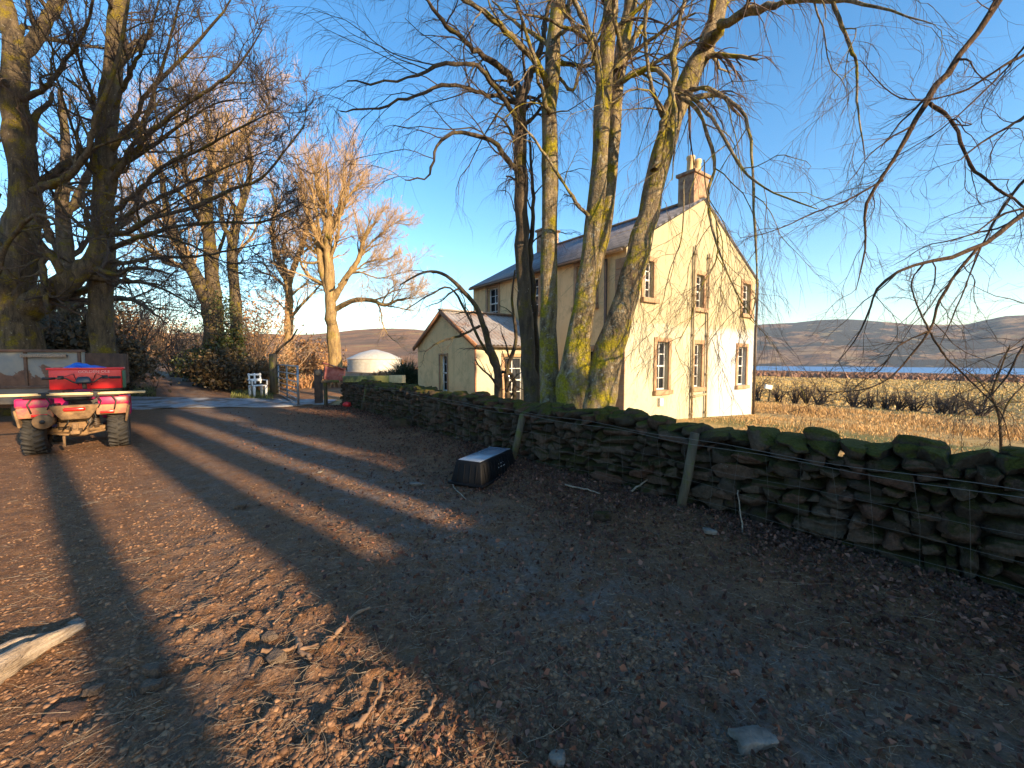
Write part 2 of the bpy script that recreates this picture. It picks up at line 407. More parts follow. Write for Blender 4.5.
M['shade_barn_wall'] = mk('shade_barn_rubble', (.22, .18, .14), (.32, .27, .21), 3, .9, .8, 8, .05)

# ------------------------------------------------------------------ setting: ground sheet
def build_ground():
    # fine angular spacing in front, coarse behind
    af = np.linspace(R(-58), R(58), 640); ab = np.linspace(R(58), R(302), 90)[1:-1]
    ang = np.concatenate([af, ab]); na = len(ang)
    rad = np.concatenate([np.geomspace(.25, 1.1, 12)[:-1], np.geomspace(1.1, 12, 420), np.geomspace(12, 40, 90)[1:], np.geomspace(40, 6000, 90)[1:]])
    nr = len(rad)
    A, Rr = np.meshgrid(ang, rad); X = Rr * np.sin(A); Y = Rr * np.cos(A)
    q = beyond(X, Y); yard = (1 - sstep(-.1, .5, q))
    Z = ground_z(X, Y)
    fine = yard * sstep(13, 6, Rr)
    Z += fine * (fbm(X * 5, Y * 5, 4, 31) * .014 + np.abs(fbm(X * 16, Y * 16, 3, 37)) * .012 + fbm(X * 50, Y * 50, 2, 39) * .004)
    # clods in the churned strip at left
    clod = np.exp(-((X * .64 + Y * .77 - .75) / .5) ** 2) * sstep(6, 2, Rr)
    Z += clod * np.clip(fbm(X * 11, Y * 11, 3, 47), 0, 1) * .07
    # masks
    a = np.arctan2(X, Y)
    grass = np.clip(1 - yard, 0, 1) * np.ones_like(X)
    far_left = sstep(-.32, -.42, a) * sstep(15, 19, Y)
    behindgate = sstep(14.5, 16.5, Y) * sstep(.1, -.25, a)
    grass = np.maximum(grass * (1 - far_left), 0)
    brk = np.clip(np.maximum(behindgate * sstep(-.62, -.5, a), 0) + sstep(150, 260, Rr) * sstep(0, -.2, a) + .9 * sstep(230, 420, Rr) * sstep(.1, .3, a), 0, 1)
    grass = grass * (1 - brk)
    gband = np.exp(-((q - 9.3 + .6 * vnoise(X * .3, Y * .3, 4)) / 1.3) ** 2) * (1 - yard) * (vnoise(X * 1.3, Y * 1.3, 19) > -.5) * sstep(.3, .5, a)
    stripes = .5 + .5 * vnoise((X * .4 + Y * .9) * 1.1, (X * .9 - Y * .4) * .25, 3)
    wx = X * .785 + Y * .62  # across the track
    gr = np.exp(-((wx - 2.0 + .10 * Y) / .75) ** 2) + .55 * np.exp(-((wx - .1) / .5) ** 2)
    gr = np.clip(gr * (.35 + .9 * stripes), 0, 1) * yard
    gr = gr + .9 * gband
    col = np.stack([grass, gr, brk, np.ones_like(X)], -1).reshape(-1, 4)
    mb = MB()
    i = np.arange(nr - 1)[:, None] * na; j = np.arange(na)[None]; k = (j + 1) % na
    Q = np.stack([i + j, i + na + j, i + na + k, i + k], -1).reshape(-1, 4)
    V = np.stack([X, Y, Z], -1).reshape(-1, 3)
    c = len(V); V = np.concatenate([V, [[0, 0, float(ground_z(0, 0))]]]); col = np.concatenate([col, [[0, 0, 0, 1]]])
    T = np.stack([np.arange(na), (np.arange(na) + 1) % na, np.full(na, c)], -1)
    mb.raw(V, Q, T, col)
    o = mb.build('ground', M['dirt'], smooth=True); o['kind'] = 'structure'
build_ground()

def sheet(name, mat, pts, lift=.02, n=40, kind='structure'):
    """patch of surface following the ground; pts = 4 corners"""
    p = [np.array(x, float) for x in pts]; u = np.linspace(0, 1, n); U, V = np.meshgrid(u, u)
    P = (p[0] * ((1 - U) * (1 - V))[..., None] + p[1] * (U * (1 - V))[..., None] + p[2] * (U * V)[..., None] + p[3] * ((1 - U) * V)[..., None])
    # ragged edges
    edge = (np.minimum(V, 1 - V) < 1e-6)
    P[..., 1] += edge * fbm(P[..., 0] * .9, P[..., 1] * .9, 3, 77) * .5
    z = ground_z(P[..., 0], P[..., 1]) + lift
    z[edge] -= .06
    mb = MB(); i = np.arange(n - 1)[:, None] * n; j = np.arange(n - 1)[None]
    mb.raw(np.stack([P[..., 0], P[..., 1], z], -1).reshape(-1, 3), np.stack([i + j, i + j + 1, i + n + j + 1, i + n + j], -1).reshape(-1, 4))
    o = mb.build(name, mat, smooth=True); o['kind'] = kind; return o
sheet('concrete_path', M['concrete'], [(-22, 9.0), (-5.9, 13.2), (-6.3, 14.9), (-24, 14.4)], .035, 90)

# loch
t = NT('loch_water')
t.out((.07, .20, .42), .35, t.bump(t.noise(.05, 4), .05, 1), spec=.15); M['water'] = t.m  # sky reflection put into the blue base colour, specular kept low
mb = MB(); a = np.linspace(-.3, 2.4, 50)
ring = lambda r: [(r * sin(x), r * cos(x), -28.0) for x in a]
mb.raw(ring(300) + ring(5200), [[i, i + 50, i + 51, i + 1] for i in range(49)])
o = mb.build('loch_water', M['water']); o['kind'] = 'structure'

# hills beyond the loch
def hills():
    t = NT('moor')
    c = t.ramp(t.noise(.006, 12, .72), [(.38, (.05, .042, .04)), (.48, (.22, .115, .06)), (.58, (.50, .31, .16))])
    ff = t.ramp(t.math('ADD', t.noise(.0016, 8, .6, dist=.4), t.math('MULTIPLY', t.noise(.011, 4), .15)), [(.52, 0.0), (.54, 1.0)])
    c = t.mix(ff, c, (.035, .045, .045))
    fields = t.ramp(t.noise(.007, 5, .6), [(.62, 0.0), (.66, .8)])
    c = t.mix(fields, c, (.34, .26, .13))
    m = t.out(c, .95, t.bump(t.noise(.012, 12, .78), 1.0, 110))
    na, nr = 420, 130
    ang = np.linspace(.30, 1.75, na); rad = np.geomspace(2250, 5400, nr)
    A, Rr = np.meshgrid(ang, rad); X = Rr * np.sin(A); Y = Rr * np.cos(A)
    # skyline height wanted at 4000 m (pixels above the horizon, from the photograph's ridge line)
    pxs = 512 + F * np.tan(np.clip(A, 0, 1.35))
    sky = np.interp(pxs, [700, 755, 813, 860, 923, 965, 1000, 1024, 1100, 1300, 2000], [30, 34, 38.5, 37.5, 35, 36, 43.5, 45, 54, 60, 70])
    top = sky / F * 4000 * np.cos(A) * 1.01
    prof = np.interp(Rr, [2250, 2350, 2700, 3300, 4000, 4700, 5400], [-.12, .0, .22, .58, 1.0, .95, .6])
    Z = prof * top + np.clip(prof, 0, 1) * (fbm(X / 520, Y / 520, 6, 61) * 170 * (1 - .82 * prof) + np.abs(fbm(X / 190, Y / 190, 4, 67)) * 42 * (1 - .85 * prof))
    Z = Z - 29 * (1 - np.clip(prof, 0, 1)) - 3
    Z = np.where(Rr < 2330, -34, Z)
    mb = MB(); i = np.arange(nr - 1)[:, None] * na; j = np.arange(na - 1)[None]
    mb.raw(np.stack([X, Y, Z], -1).reshape(-1, 3), np.stack([i + j, i + na + j, i + na + j + 1, i + j + 1], -1).reshape(-1, 4))
    o = mb.build('hills', m, smooth=True); o['kind'] = 'structure'
hills()

# ------------------------------------------------------------------ stones
def unit_stone(n=3):
    """subdivided cube, returns verts and quads"""
    V = []; Q = []; idx = {}
    def vid(p):
        k = tuple(np.round(p, 5))
        if k not in idx: idx[k] = len(V); V.append(p)
        return idx[k]
    g = np.linspace(-1, 1, n + 1)
    for ax in range(3):
        for s in (-1, 1):
            for i in range(n):
                for j in range(n):
                    f = []
                    for (a, b) in ((i, j), (i + 1, j), (i + 1, j + 1), (i, j + 1)):
                        p = [0, 0, 0]; p[ax] = s; p[(ax + 1) % 3] = g[a]; p[(ax + 2) % 3] = g[b]; f.append(vid(tuple(p)))
                    Q.append(f if s > 0 else f[::-1])
    return np.array(V, float), np.array(Q)
US = {n: unit_stone(n) for n in (2, 3, 4, 5, 9)}
def stone(mb, c, size, rot=None, n=3, round_=.45, rough=.12, tint=None, chop=5):
    V, Q = US[n]; v = V.copy()
    sp = v / np.linalg.norm(v, axis=1, keepdims=True) * 1.12
    v = v * (1 - round_) + sp * round_
    k = RNG.normal(0, 1.6, (3, 3)); ph = RNG.uniform(0, 6, 3)
    if chop:
        for _ in range(chop):
            nn = nrmz(RNG.normal(0, 1, 3)); dd = RNG.uniform(.78, 1.05); ex = v @ nn - dd; v = v - np.where(ex > 0, ex, 0)[:, None] * nn
    v = v * (1 + rough * np.sin(v @ k.T + ph))
    if n > 5:
        for q_ in (3.5, 7, 13): v = v + (.30 / q_) * rough * 3 * np.sin((v[:, [1, 2, 0]] @ RNG.normal(0, 1, (3, 3))) * q_ + ph)
    v = v + RNG.normal(0, rough * (.25 if n < 9 else .16), v.shape)
    v = v * np.array(size) / 2
    if rot is not None: v = v @ np.array(rot).T
    t = RNG.uniform() if tint is None else tint
    mb.raw(v + np.array(c), Q, col=(t, t, t, 1))

def arc(path):
    seg = np.hypot(*(path[1:] - path[:-1]).T); return np.concatenate([[0], np.cumsum(seg)])
SW = arc(WALL); LW = SW[-1]
def wall_at(s):
    x = np.interp(s, SW, WALL[:, 0]); y = np.interp(s, SW, WALL[:, 1])
    e = .3; d = np.array([np.interp(s + e, SW, WALL[:, 0]) - np.interp(s - e, SW, WALL[:, 0]), np.interp(s + e, SW, WALL[:, 1]) - np.interp(s - e, SW, WALL[:, 1])])
    d /= np.linalg.norm(d); return x, y, d
def wall_h(s): return .74 + .05 * float(vnoise(s * .7, 3.3, 2)) + .02 * float(vnoise(s * 3, 1.3, 4))

def build_wall():
    T = thing('drystone_wall', 'long mossy drystone wall of rough field stones running beside the dirt yard', 'wall', (0.24, 5.47, 0))
    body = MB(); cope = MB()
    BW = .03; nb = int(LW / BW)
    for side in (0, 1):
        hgt = np.full(nb, -.12 if side == 0 else -.35) + RNG.uniform(-.03, .03, nb)
        tops = np.array([wall_h(k * BW) for k in range(nb)]) - .03
        guard = 0
        while guard < 9000:
            guard += 1
            open_ = hgt < tops - .05
            if not open_.any(): break
            i0 = int(np.argmin(np.where(open_, hgt, 9)))
            base_ = hgt[i0]
            a = i0
            while a > 0 and hgt[a - 1] <= base_ + .02: a -= 1
            e = i0
            while e < nb - 1 and hgt[e + 1] <= base_ + .02: e += 1
            run = e - a + 1
            big = random.random()
            Lb_ = random.uniform(.08, .17) if big < .55 else (random.uniform(.17, .29) if big < .9 else random.uniform(.29, .42))
            kk = max(2, int(Lb_ / BW)); kk = min(kk, max(run, 2))
            if run - kk < 3: kk = max(run, 2)
            if kk * BW > .6: kk = int(.4 / BW)
            i1 = min(a + kk, nb); z = hgt[a:i1].max() if run >= kk else base_
            Ls = (i1 - a) * BW; h = min(random.uniform(.05, .125) + .12 * max(0, Ls - .15) * random.random(), Ls * 1.1)
            h = max(.05, min(h, tops[a] - z + .05)); s = (a + i1) / 2 * BW
            x, y, d = wall_at(min(max(s, 0), LW)); nrm = np.array([-d[1], d[0]])
            if nrm @ np.array([.785, .62]) < 0: nrm = -nrm
            batter = .05 * (z - .1)
            off = (.14 + batter + random.uniform(-.045, .04)) if side == 0 else (.40 - batter + random.uniform(-.02, .02))
            c = (x + nrm[0] * off, y + nrm[1] * off, z + h / 2)
            rot = np.array([[d[0], nrm[0], 0], [d[1], nrm[1], 0], [0, 0, 1]]) @ ry(random.uniform(-.16, .16)) @ rx(random.uniform(-.12, .12)) @ rz(random.uniform(-.15, .15))
            near = np.hypot(c[0], c[1]) < 6.5
            stone(body, c, (Ls * 1.08, .30, h * 1.12), rot, (9 if near and side == 0 else (5 if side == 0 else 3)), random.uniform(.05, .32), .10, chop=9)
            hgt[a:i1] = z + h
    # hearting that fills the core, put in to block light
    for s in np.arange(0, LW, .5):
        x, y, d = wall_at(s + .25); nrm = np.array([.785, .62]); nrm = np.array([-d[1], d[0]]); 
        if nrm @ np.array([.785, .62]) < 0: nrm = -nrm
        rot = np.array([[d[0], nrm[0], 0], [d[1], nrm[1], 0], [0, 0, 1]])
        stone(body, (x + nrm[0] * .27, y + nrm[1] * .27, .16), (.62, .26, .9), rot, 2, .1, .03, .3)
    s = 0
    while s < LW:
        L = random.uniform(.11, .26); x, y, d = wall_at(s + L / 2); nrm = np.array([-d[1], d[0]])
        if nrm @ np.array([.785, .62]) < 0: nrm = -nrm
        H = random.uniform(.10, .17); top = wall_h(s + L / 2)
        rot = np.array([[d[0], nrm[0], 0], [d[1], nrm[1], 0], [0, 0, 1]]) @ ry(random.uniform(-.35, .35)) @ rx(random.uniform(-.15, .15)) @ rz(random.uniform(-.25, .25))
        stone(cope, (x + nrm[0] * .27 + random.uniform(-.02, .02), y + nrm[1] * .27, top - .02 + H * .38), (L * 1.12, random.uniform(.38, .52), H), rot, 9, random.uniform(.05, .35), .13, chop=11)
        s += L * .93
        if random.random() < .35:
            stone(cope, (x + nrm[0] * random.uniform(.1, .4), y + nrm[1] * .27, top + H * .75), (random.uniform(.12, .24), random.uniform(.12, .22), random.uniform(.07, .12)), rz(random.uniform(0, 3)), 3, .6, .15)
    body.build('stonework', M['wallstone'], T); 
    o = cope.build('coping', M['copestone'], T, smooth=False)
build_wall()

# ------------------------------------------------------------------ branches
def grow(P, D, L, Rb, n, wig, trop, tip=.25, kink=0):
    N = len(P); pts = np.empty((N, n + 1, 3)); pts[:, 0] = P; D = nrmz(D); step = (L / n)[:, None]
    trop = np.array(trop, float)
    for i in range(n):
        D = nrmz(D + RNG.normal(0, wig, (N, 3)) + trop * (1.0 if trop.ndim == 1 else 1))
        pts[:, i + 1] = pts[:, i] + D * step
    t = np.linspace(0, 1, n + 1)[None]
    return pts, Rb[:, None] * (1 - (1 - tip) * t ** .8)
def spawn(pts, rad, L, k, t0=.2, t1=1.0, ang=(.5, .9), lr=(.35, .6), rr=.6, rmin=.002, taper=.5, bias=None):
    N, n, _ = pts.shape; idx = np.repeat(np.arange(N), k); m = len(idx)
    base = np.tile(np.linspace(t0, t1, k), N); t = np.clip(base + RNG.uniform(-.5, .5, m) * (t1 - t0) / k, t0 * .8, .995) * (n - 1)
    i = np.minimum(t.astype(int), n - 2); f = (t - i)[:, None]
    P = pts[idx, i] * (1 - f) + pts[idx, i + 1] * f; T = nrmz(pts[idx, i + 1] - pts[idx, i])
    rp = rad[idx, i] * (1 - f[:, 0]) + rad[idx, i + 1] * f[:, 0]
    rv = RNG.normal(0, 1, (m, 3)); 
    if bias is not None: rv = rv + np.array(bias)
    side = nrmz(rv - (rv * T).sum(1, keepdims=True) * T)
    a = RNG.uniform(*ang, m)[:, None]
    D = T * np.cos(a) + side * np.sin(a)
    Lc = L[idx] * RNG.uniform(*lr, m) * (1 - taper * (t / (n - 1)))
    return P, D, Lc, np.maximum(rp * rr, rmin)
def poly_len(pts): return np.linalg.norm(np.diff(pts, axis=1), axis=2).sum(1)
def resample(p, r, n, jit=0):
    p = np.array(p, float); s = np.concatenate([[0], np.cumsum(np.linalg.norm(np.diff(p, axis=0), axis=1))])
    # Catmull-Rom through the points
    m = len(p); tt = np.linspace(0, m - 1, n); i = np.minimum(tt.astype(int), m - 2); f = (tt - i)[:, None]
    g = lambda k: p[np.clip(k, 0, m - 1)]
    q = .5 * (2 * g(i) + (g(i + 1) - g(i - 1)) * f + (2 * g(i - 1) - 5 * g(i) + 4 * g(i + 1) - g(i + 2)) * f ** 2 + (3 * g(i) - g(i - 1) - 3 * g(i + 1) + g(i + 2)) * f ** 3)
    if jit: q[1:-1] += RNG.normal(0, jit, (n - 2, 3))
    rr = np.interp(tt, np.arange(m), np.array(r, float)); return q, rr

def tree(T, limbs, levels, bark, twig, fine=None, flute=.05, n=16, trunk_sides=18, jit=.0, thin=1.0, lthin=1.0):
    """limbs: list of (points, radii, is_trunk). levels: list of dicts for spawn+grow."""
    tr = MB(); cr = MB(); fi = MB(); P = []; Rr = []; 
    for (p, r, is_trunk) in limbs:
        nn = n * 2 if is_trunk else int(n * 1.6)
        r = [x * (thin if is_trunk else lthin) for x in r]
        q, rr = resample(p, r, nn, jit)
        q[1:-1] += RNG.normal(0, 1, (nn - 2, 3)) * rr[1:-1, None] * (.06 if is_trunk else .30)
        if is_trunk:
            rr = rr * (1 + .05 * np.sin(np.arange(nn) * 1.3 + RNG.uniform(0, 6)) + RNG.normal(0, .02, nn))
            tr.tubes(q[None], rr[None], trunk_sides, flute=flute)
            q, rr = resample(q, rr, n)
        else:
            rr = rr * (1 + RNG.normal(0, .09, nn)); cr.tubes(q[None], rr[None], 8, flute=.06); q, rr = resample(q, rr, n)
        P.append(q); Rr.append(rr)
    P = np.array(P); Rr = np.array(Rr)
    if 'tt0' in levels[0]:
        for a, (_, _, it) in enumerate(limbs):
            if it:
                P[a], Rr[a] = resample(P[a][int(levels[0]['tt0'] * n):], Rr[a][int(levels[0]['tt0'] * n):], n)
    L = poly_len(P)
    if 'first' in levels[0]: L = np.minimum(L, levels[0]['first'])
    for li, lv in enumerate(levels):
        lp, ld, ll, lr_ = spawn(P, Rr, L, lv['k'], lv.get('t0', .2), lv.get('t1', 1), lv.get('ang', (.5, .9)), lv.get('lr', (.35, .6)), lv.get('rr', .6), lv.get('rmin', .003), lv.get('taper', .4), lv.get('bias'))
        P, Rr = grow(lp, ld, ll, lr_, lv.get('n', 6), lv.get('wig', .15), lv.get('trop', (0, 0, .05)), lv.get('tip', .3)); L = ll
        if 'zmin' in lv:
            ok = P[:, :, 2].min(1) > lv['zmin']; P = P[ok]; Rr = Rr[ok]; L = L[ok]
        (cr if li == 0 else fi).tubes(P, Rr, lv.get('sides', 4))
    if tr.n: tr.build('trunk', bark, T, smooth=True)
    cr.build('branches', bark, T, smooth=True)
    if fi.n: fi.build('twigs', fine or twig, T, smooth=True)
    return P

def px(pts, d):
    """pixel polyline to world polyline; d number, pair or list"""
    n = len(pts)
    dd = [d] * n if np.isscalar(d) else (list(np.linspace(d[0], d[1], n)) if len(d) == 2 and n != 2 else list(d))
    return [at(a, b, c) for (a, b), c in zip(pts, dd)]

DROOP = [dict(k=8, ang=(.5, 1.1), lr=(.35, .75), rr=.42, wig=.16, trop=(0, 0, -.07), n=8, rmin=.0045, t0=.12, sides=4, first=3.2, tt0=.58),
         dict(k=6, ang=(.3, .8), lr=(.4, .8), rr=.5, wig=.13, trop=(0, 0, -.16), n=7, rmin=.0026, t0=.15, sides=3),
         dict(k=6, ang=(.2, .7), lr=(.5, .95), rr=.6, wig=.10, trop=(0, 0, -.17), n=5, rmin=.0018, t0=.1, sides=3, fine=True)]

# --- slender beech A (forks at the height of the chimney)
gb = lambda x, y: float(ground_z(x, y))
D0 = 7.2
base = at(531, 420, D0)
T = thing('beech_tree', 'slender ivy-stemmed tree that forks high up, leftmost of the big trunks behind the wall', 'tree', (base[0], base[1], gb(base[0], base[1]) - .1))
tree(T, [
    (px([(533, 440), (531, 405), (527, 330), (523, 250), (521, 180), (520, 120), (522, 92)], D0), [.19, .16, .135, .13, .125, .12, .11], True),
    (px([(530, 440), (536, 400), (537, 330), (531, 260), (533, 200), (529, 140)], D0 + .12), [.09, .07, .05, .05, .035, .02], True),
    (px([(522, 95), (505, 71), (482, 56), (464, 41), (441, 19), (420, -8)], (D0, 6.2)), [.085, .07, .055, .045, .035, .02], False),
    (px([(523, 95), (533, 72), (541, 45), (548, 10), (556, -40)], (D0, 7.6)), [.085, .07, .06, .05, .03], False),
    (px([(522, 130), (516, 116), (490, 79), (471, 64), (437, 67), (396, 81), (347, 81)], (D0, 5.2)), [.05, .045, .04, .035, .03, .02, .01], False),
    (px([(520, 104), (482, 92), (441, 86), (389, 105), (340, 111)], (D0, 5.8)), [.05, .04, .03, .022, .01], False),
    (px([(520, 170), (512, 165), (490, 139), (460, 133), (437, 146), (430, 175), (405, 180)], (D0, 6.0)), [.06, .055, .045, .035, .025, .02, .01], False),
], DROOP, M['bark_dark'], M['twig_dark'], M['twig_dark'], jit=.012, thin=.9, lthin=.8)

# --- beech B
D0 = 6.9; base = at(552, 425, D0)
T = thing('beech_tree', 'straight dark trunk second from the left among the trees behind the wall', 'tree', (base[0], base[1], gb(base[0], base[1]) - .1))
tree(T, [
    (px([(551, 440), (550, 400), (548, 330), (549, 260), (550, 190), (550, 120), (553, 60), (558, 0), (562, -60), (560, -150)], D0), [.24, .19, .155, .15, .145, .14, .135, .125, .11, .08], True),
    (px([(550, 92), (535, 60), (500, 25), (465, 0), (430, -30)], (D0, 5.4)), [.07, .06, .045, .035, .02], False),
    (px([(551, 120), (545, 100), (528, 40), (510, -20)], (D0, 6)), [.05, .04, .03, .02], False),
    (px([(560, 20), (575, -10), (600, -60)], (D0, 7.6)), [.07, .05, .03], False),
    (px([(560, 78), (573, 90), (583, 62), (600, 30), (612, -10)], (D0, 6.3)), [.03, .03, .025, .02, .02], False),
    (px([(553, 40), (570, 28), (590, 32), (600, 60), (604, 110)], (D0, 5.6)), [.04, .035, .03, .02, .01], False),
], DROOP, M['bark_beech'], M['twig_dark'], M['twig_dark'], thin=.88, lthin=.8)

# --- beech C/D, forked from one mossy base
D0 = 6.5; base = at(590, 430, D0)
T = thing('beech_tree', 'big mossy tree forking from its base into sunlit leaning trunks behind the wall', 'tree', (base[0], base[1], gb(base[0], base[1]) - .1))
tree(T, [
    (px([(575, 445), (574, 400), (576, 360), (584, 300), (593, 230), (600, 160), (603, 100), (608, 40), (612, -20), (618, -120)], D0), [.42, .36, .26, .175, .15, .14, .14, .13, .12, .09], True),
    (px([(572, 440), (572, 400), (575, 350), (590, 290), (606, 220), (612, 150), (616, 90), (624, 40), (634, -20), (650, -120)], (D0 + .1, D0 + .6)), [.30, .24, .17, .14, .13, .145, .145, .13, .12, .08], True),
    (px([(596, 445), (596, 400), (609, 350), (628, 290), (647, 220), (664, 150), (682, 95), (704, 50), (718, 10), (736, -60)], (D0 - .1, D0 + .3)), [.40, .35, .25, .205, .19, .18, .175, .165, .13, .10], True),
    (px([(704, 46), (722, 26), (750, 12), (784, 2), (833, 0), (876, 7), (936, 25)], (D0 + .1, 4.6)), [.12, .10, .075, .055, .035, .018, .004], False),
    (px([(833, 3), (847, 40), (857, 66), (857, 100), (865, 156)], (5.2, 5)), [.03, .025, .02, .015, .006], False),
    (px([(690, 90), (704, 88), (724, 96), (747, 120), (752, 166), (755, 232), (757, 290), (750, 320)], (D0, 5.0)), [.05, .045, .035, .03, .022, .018, .012, .005], False),
    (px([(686, 92), (700, 105), (717, 126), (740, 166), (767, 189), (817, 209)], (D0, 4.8)), [.045, .04, .03, .025, .015, .007], False),
    (px([(680, 98), (697, 110), (714, 160), (708, 200), (716, 240), (735, 290), (760, 330)], (D0 - .1, 5.4)), [.04, .035, .03, .028, .02, .012, .006], False),
    (px([(716, 215), (717, 256), (700, 290), (690, 320), (675, 348)], (5.6, 5.4)), [.016, .013, .010, .007, .003], False),
    (px([(717, 256), (728, 275), (738, 300), (748, 338)], (5.5, 5.4)), [.010, .008, .006, .003], False),
    (px([(684, 180), (682, 235), (670, 270), (660, 310), (645, 328)], (6.0, 5.7)), [.014, .012, .009, .007, .003], False),
    (px([(668, 160), (655, 225), (648, 260), (632, 300)], (6.2, 5.9)), [.012, .010, .007, .003], False),
    (px([(704, 160), (708, 200), (722, 240), (720, 300), (712, 340)], (5.4, 5.2)), [.013, .011, .009, .006, .003], False),
    (px([(617, 85), (640, 71), (659, 71), (672, 90), (676, 130), (672, 180)], (D0, 5.6)), [.06, .05, .045, .035, .02, .01], False),
    (px([(616, 70), (634, 40), (648, 10), (655, -40)], (D0, 6.8)), [.06, .05, .045, .03], False),
    (px([(600, 95), (596, 60), (585, 25), (570, -10), (560, -50)], (D0, 5.8)), [.075, .065, .05, .04, .03], False),
    (px([(594, 220), (576, 202), (542, 150), (520, 122)], (D0, 6)), [.04, .035, .025, .015], False),
    (px([(654, 170), (662, 130), (672, 90), (676, 40), (688, -20)], (D0 - .2, 6)), [.08, .07, .06, .05, .03], False),
    (px([(668, 130), (650, 80), (645, 30), (650, -20)], (D0 - .2, 5.6)), [.045, .035, .03, .02], False),
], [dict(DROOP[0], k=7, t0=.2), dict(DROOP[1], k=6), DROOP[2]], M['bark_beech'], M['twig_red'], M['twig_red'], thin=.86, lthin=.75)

# --- small multi-stem tree left of the cluster
D0 = 8.4; base = at(505, 425, D0)
T = thing('elder_tree', 'small dark multi-stemmed tree arching left over the wall in front of the outbuilding', 'tree', (base[0], base[1], gb(base[0], base[1]) - .1))
tree(T, [
    (px([(503, 440), (499, 400), (497, 368), (488, 342), (478, 310), (462, 290), (445, 275), (425, 272), (400, 285)], (D0, 7.6)), [.10, .085, .08, .06, .045, .04, .03, .02, .01], True),
    (px([(511, 440), (508, 400), (507, 370), (516, 340), (512, 300), (515, 270)], D0), [.06, .05, .045, .035, .025, .015], True),
    (px([(500, 380), (492, 362), (480, 340), (465, 310), (450, 288), (428, 296), (405, 310)], (D0, 8)), [.04, .04, .03, .025, .02, .015, .007], False),
    (px([(480, 326), (462, 335), (440, 342), (425, 352)], (D0, 7.9)), [.03, .025, .015, .008], False),
    (px([(498, 372), (512, 376), (514, 400), (509, 425)], D0 + .1), [.035, .04, .045, .03], False),
], [dict(k=6, ang=(.5, 1.0), lr=(.3, .6), rr=.5, wig=.2, n=6, trop=(-.03, 0, -.02), rmin=.005, first=2.0),
    dict(k=5, ang=(.4, .9), lr=(.4, .7), rr=.5, wig=.18, n=5, trop=(0, 0, -.03), rmin=.003, sides=3),
    dict(k=3, ang=(.4, .9), lr=(.4, .7), rr=.6, wig=.15, n=4, trop=(0, 0, -.03), rmin=.002, sides=3)], M['bark_dark'], M['twig_dark'])

# --- tree standing right of the frame whose boughs hang into the picture
T = thing('overhanging_tree', 'tree outside the right edge whose bare pinkish boughs hang across the sky over the loch', 'tree', (7.6, 4.4, gb(7.6, 4.4) - .1))
tree(T, [
    ([(7.6, 4.4, -.4), (7.5, 4.4, 1.5), (7.2, 4.3, 3.5), (6.9, 4.3, 5.5), (6.3, 4.4, 7.5), (6.2, 4.6, 9.5)], [.30, .22, .19, .17, .13, .08], True),
    ([(6.3, 4.4, 7.4), (5.8, 4.5, 6.6)] + px([(999, 0), (946, 73), (926, 103), (896, 156), (867, 203), (865, 249), (856, 290)], (4.5, 4.7)), [.08, .07, .055, .05, .042, .034, .025, .015, .006], False),
    (px([(930, 103), (953, 123), (969, 163), (993, 186), (1030, 212), (1060, 250)], (4.5, 4.3)), [.03, .027, .024, .02, .015, .01], False),
    (px([(883, 180), (850, 199), (817, 212), (770, 232), (740, 238)], (4.5, 4.9)), [.018, .015, .012, .008, .004], False),
    ([(7.2, 4.3, 3.6), (6.0, 4.2, 3.4)] + px([(1060, 195), (1024, 214), (991, 240), (954, 256), (907, 267), (879, 287), (870, 309), (857, 337), (838, 362)], (4.1, 4.0)), [.09, .07, .05, .042, .036, .03, .024, .02, .014, .01, .005], False),
    (px([(984, 243), (965, 262), (940, 300), (929, 331), (891, 377), (854, 391), (818, 391)], (4.1, 4.0)), [.025, .022, .018, .016, .011, .009, .004], False),
    (px([(929, 331), (945, 356), (970, 381), (1000, 412), (1012, 450)], (4.05, 3.9)), [.015, .013, .01, .008, .004], False),
    (px([(929, 331), (915, 300), (912, 280), (925, 262)], (4.05, 4.1)), [.014, .011, .01, .012], False),
    (px([(929, 331), (900, 345), (880, 370), (865, 380)], (4.05, 3.9)), [.012, .009, .007, .004], False),
    ([(7.4, 4.3, 2.2), (5.8, 3.9, 2.1)] + px([(1050, 325), (1024, 346), (1006, 378), (985, 401)], (3.7, 3.6)), [.05, .03, .018, .014, .011, .004], False),
    (px([(1090, 60), (1050, 95), (1020, 120), (985, 140), (960, 160)], (4.4, 4.3)), [.04, .03, .024, .015, .008], False),
    (px([(1060, 40), (1010, 62), (960, 92), (900, 98), (860, 60)], (4.2, 4.6)), [.025, .02, .014, .01, .005], False),
    (px([(1080, 140), (1030, 175), (998, 215), (980, 250), (960, 300), (940, 345)], (4.6, 4.4)), [.03, .025, .018, .013, .01, .005], False),
    (px([(1090, 0), (1040, 30), (1000, 75), (940, 130), (880, 165)], (5.0, 5.2)), [.03, .022, .017, .01, .005], False),
    ([(6.3, 4.5, 7.4), (5.0, 5.2, 8.2), (3.8, 5.6, 7.8)], [.07, .04, .02], False),
], [dict(k=10, ang=(.35, .9), lr=(.25, .6), rr=.45, wig=.2, n=8, trop=(-.035, 0, -.03), rmin=.0035, first=2.2, t0=.15),
    dict(k=6, ang=(.3, .8), lr=(.4, .75), rr=.5, wig=.16, n=6, trop=(-.03, 0, 0), rmin=.0022, sides=3),
    dict(k=4, ang=(.3, .8), lr=(.4, .75), rr=.6, wig=.13, n=5, trop=(-.02, 0, 0), rmin=.0014, sides=3, fine=True)], M['bark_limb'], M['twig_red'], M['twig_red'], lthin=.62)

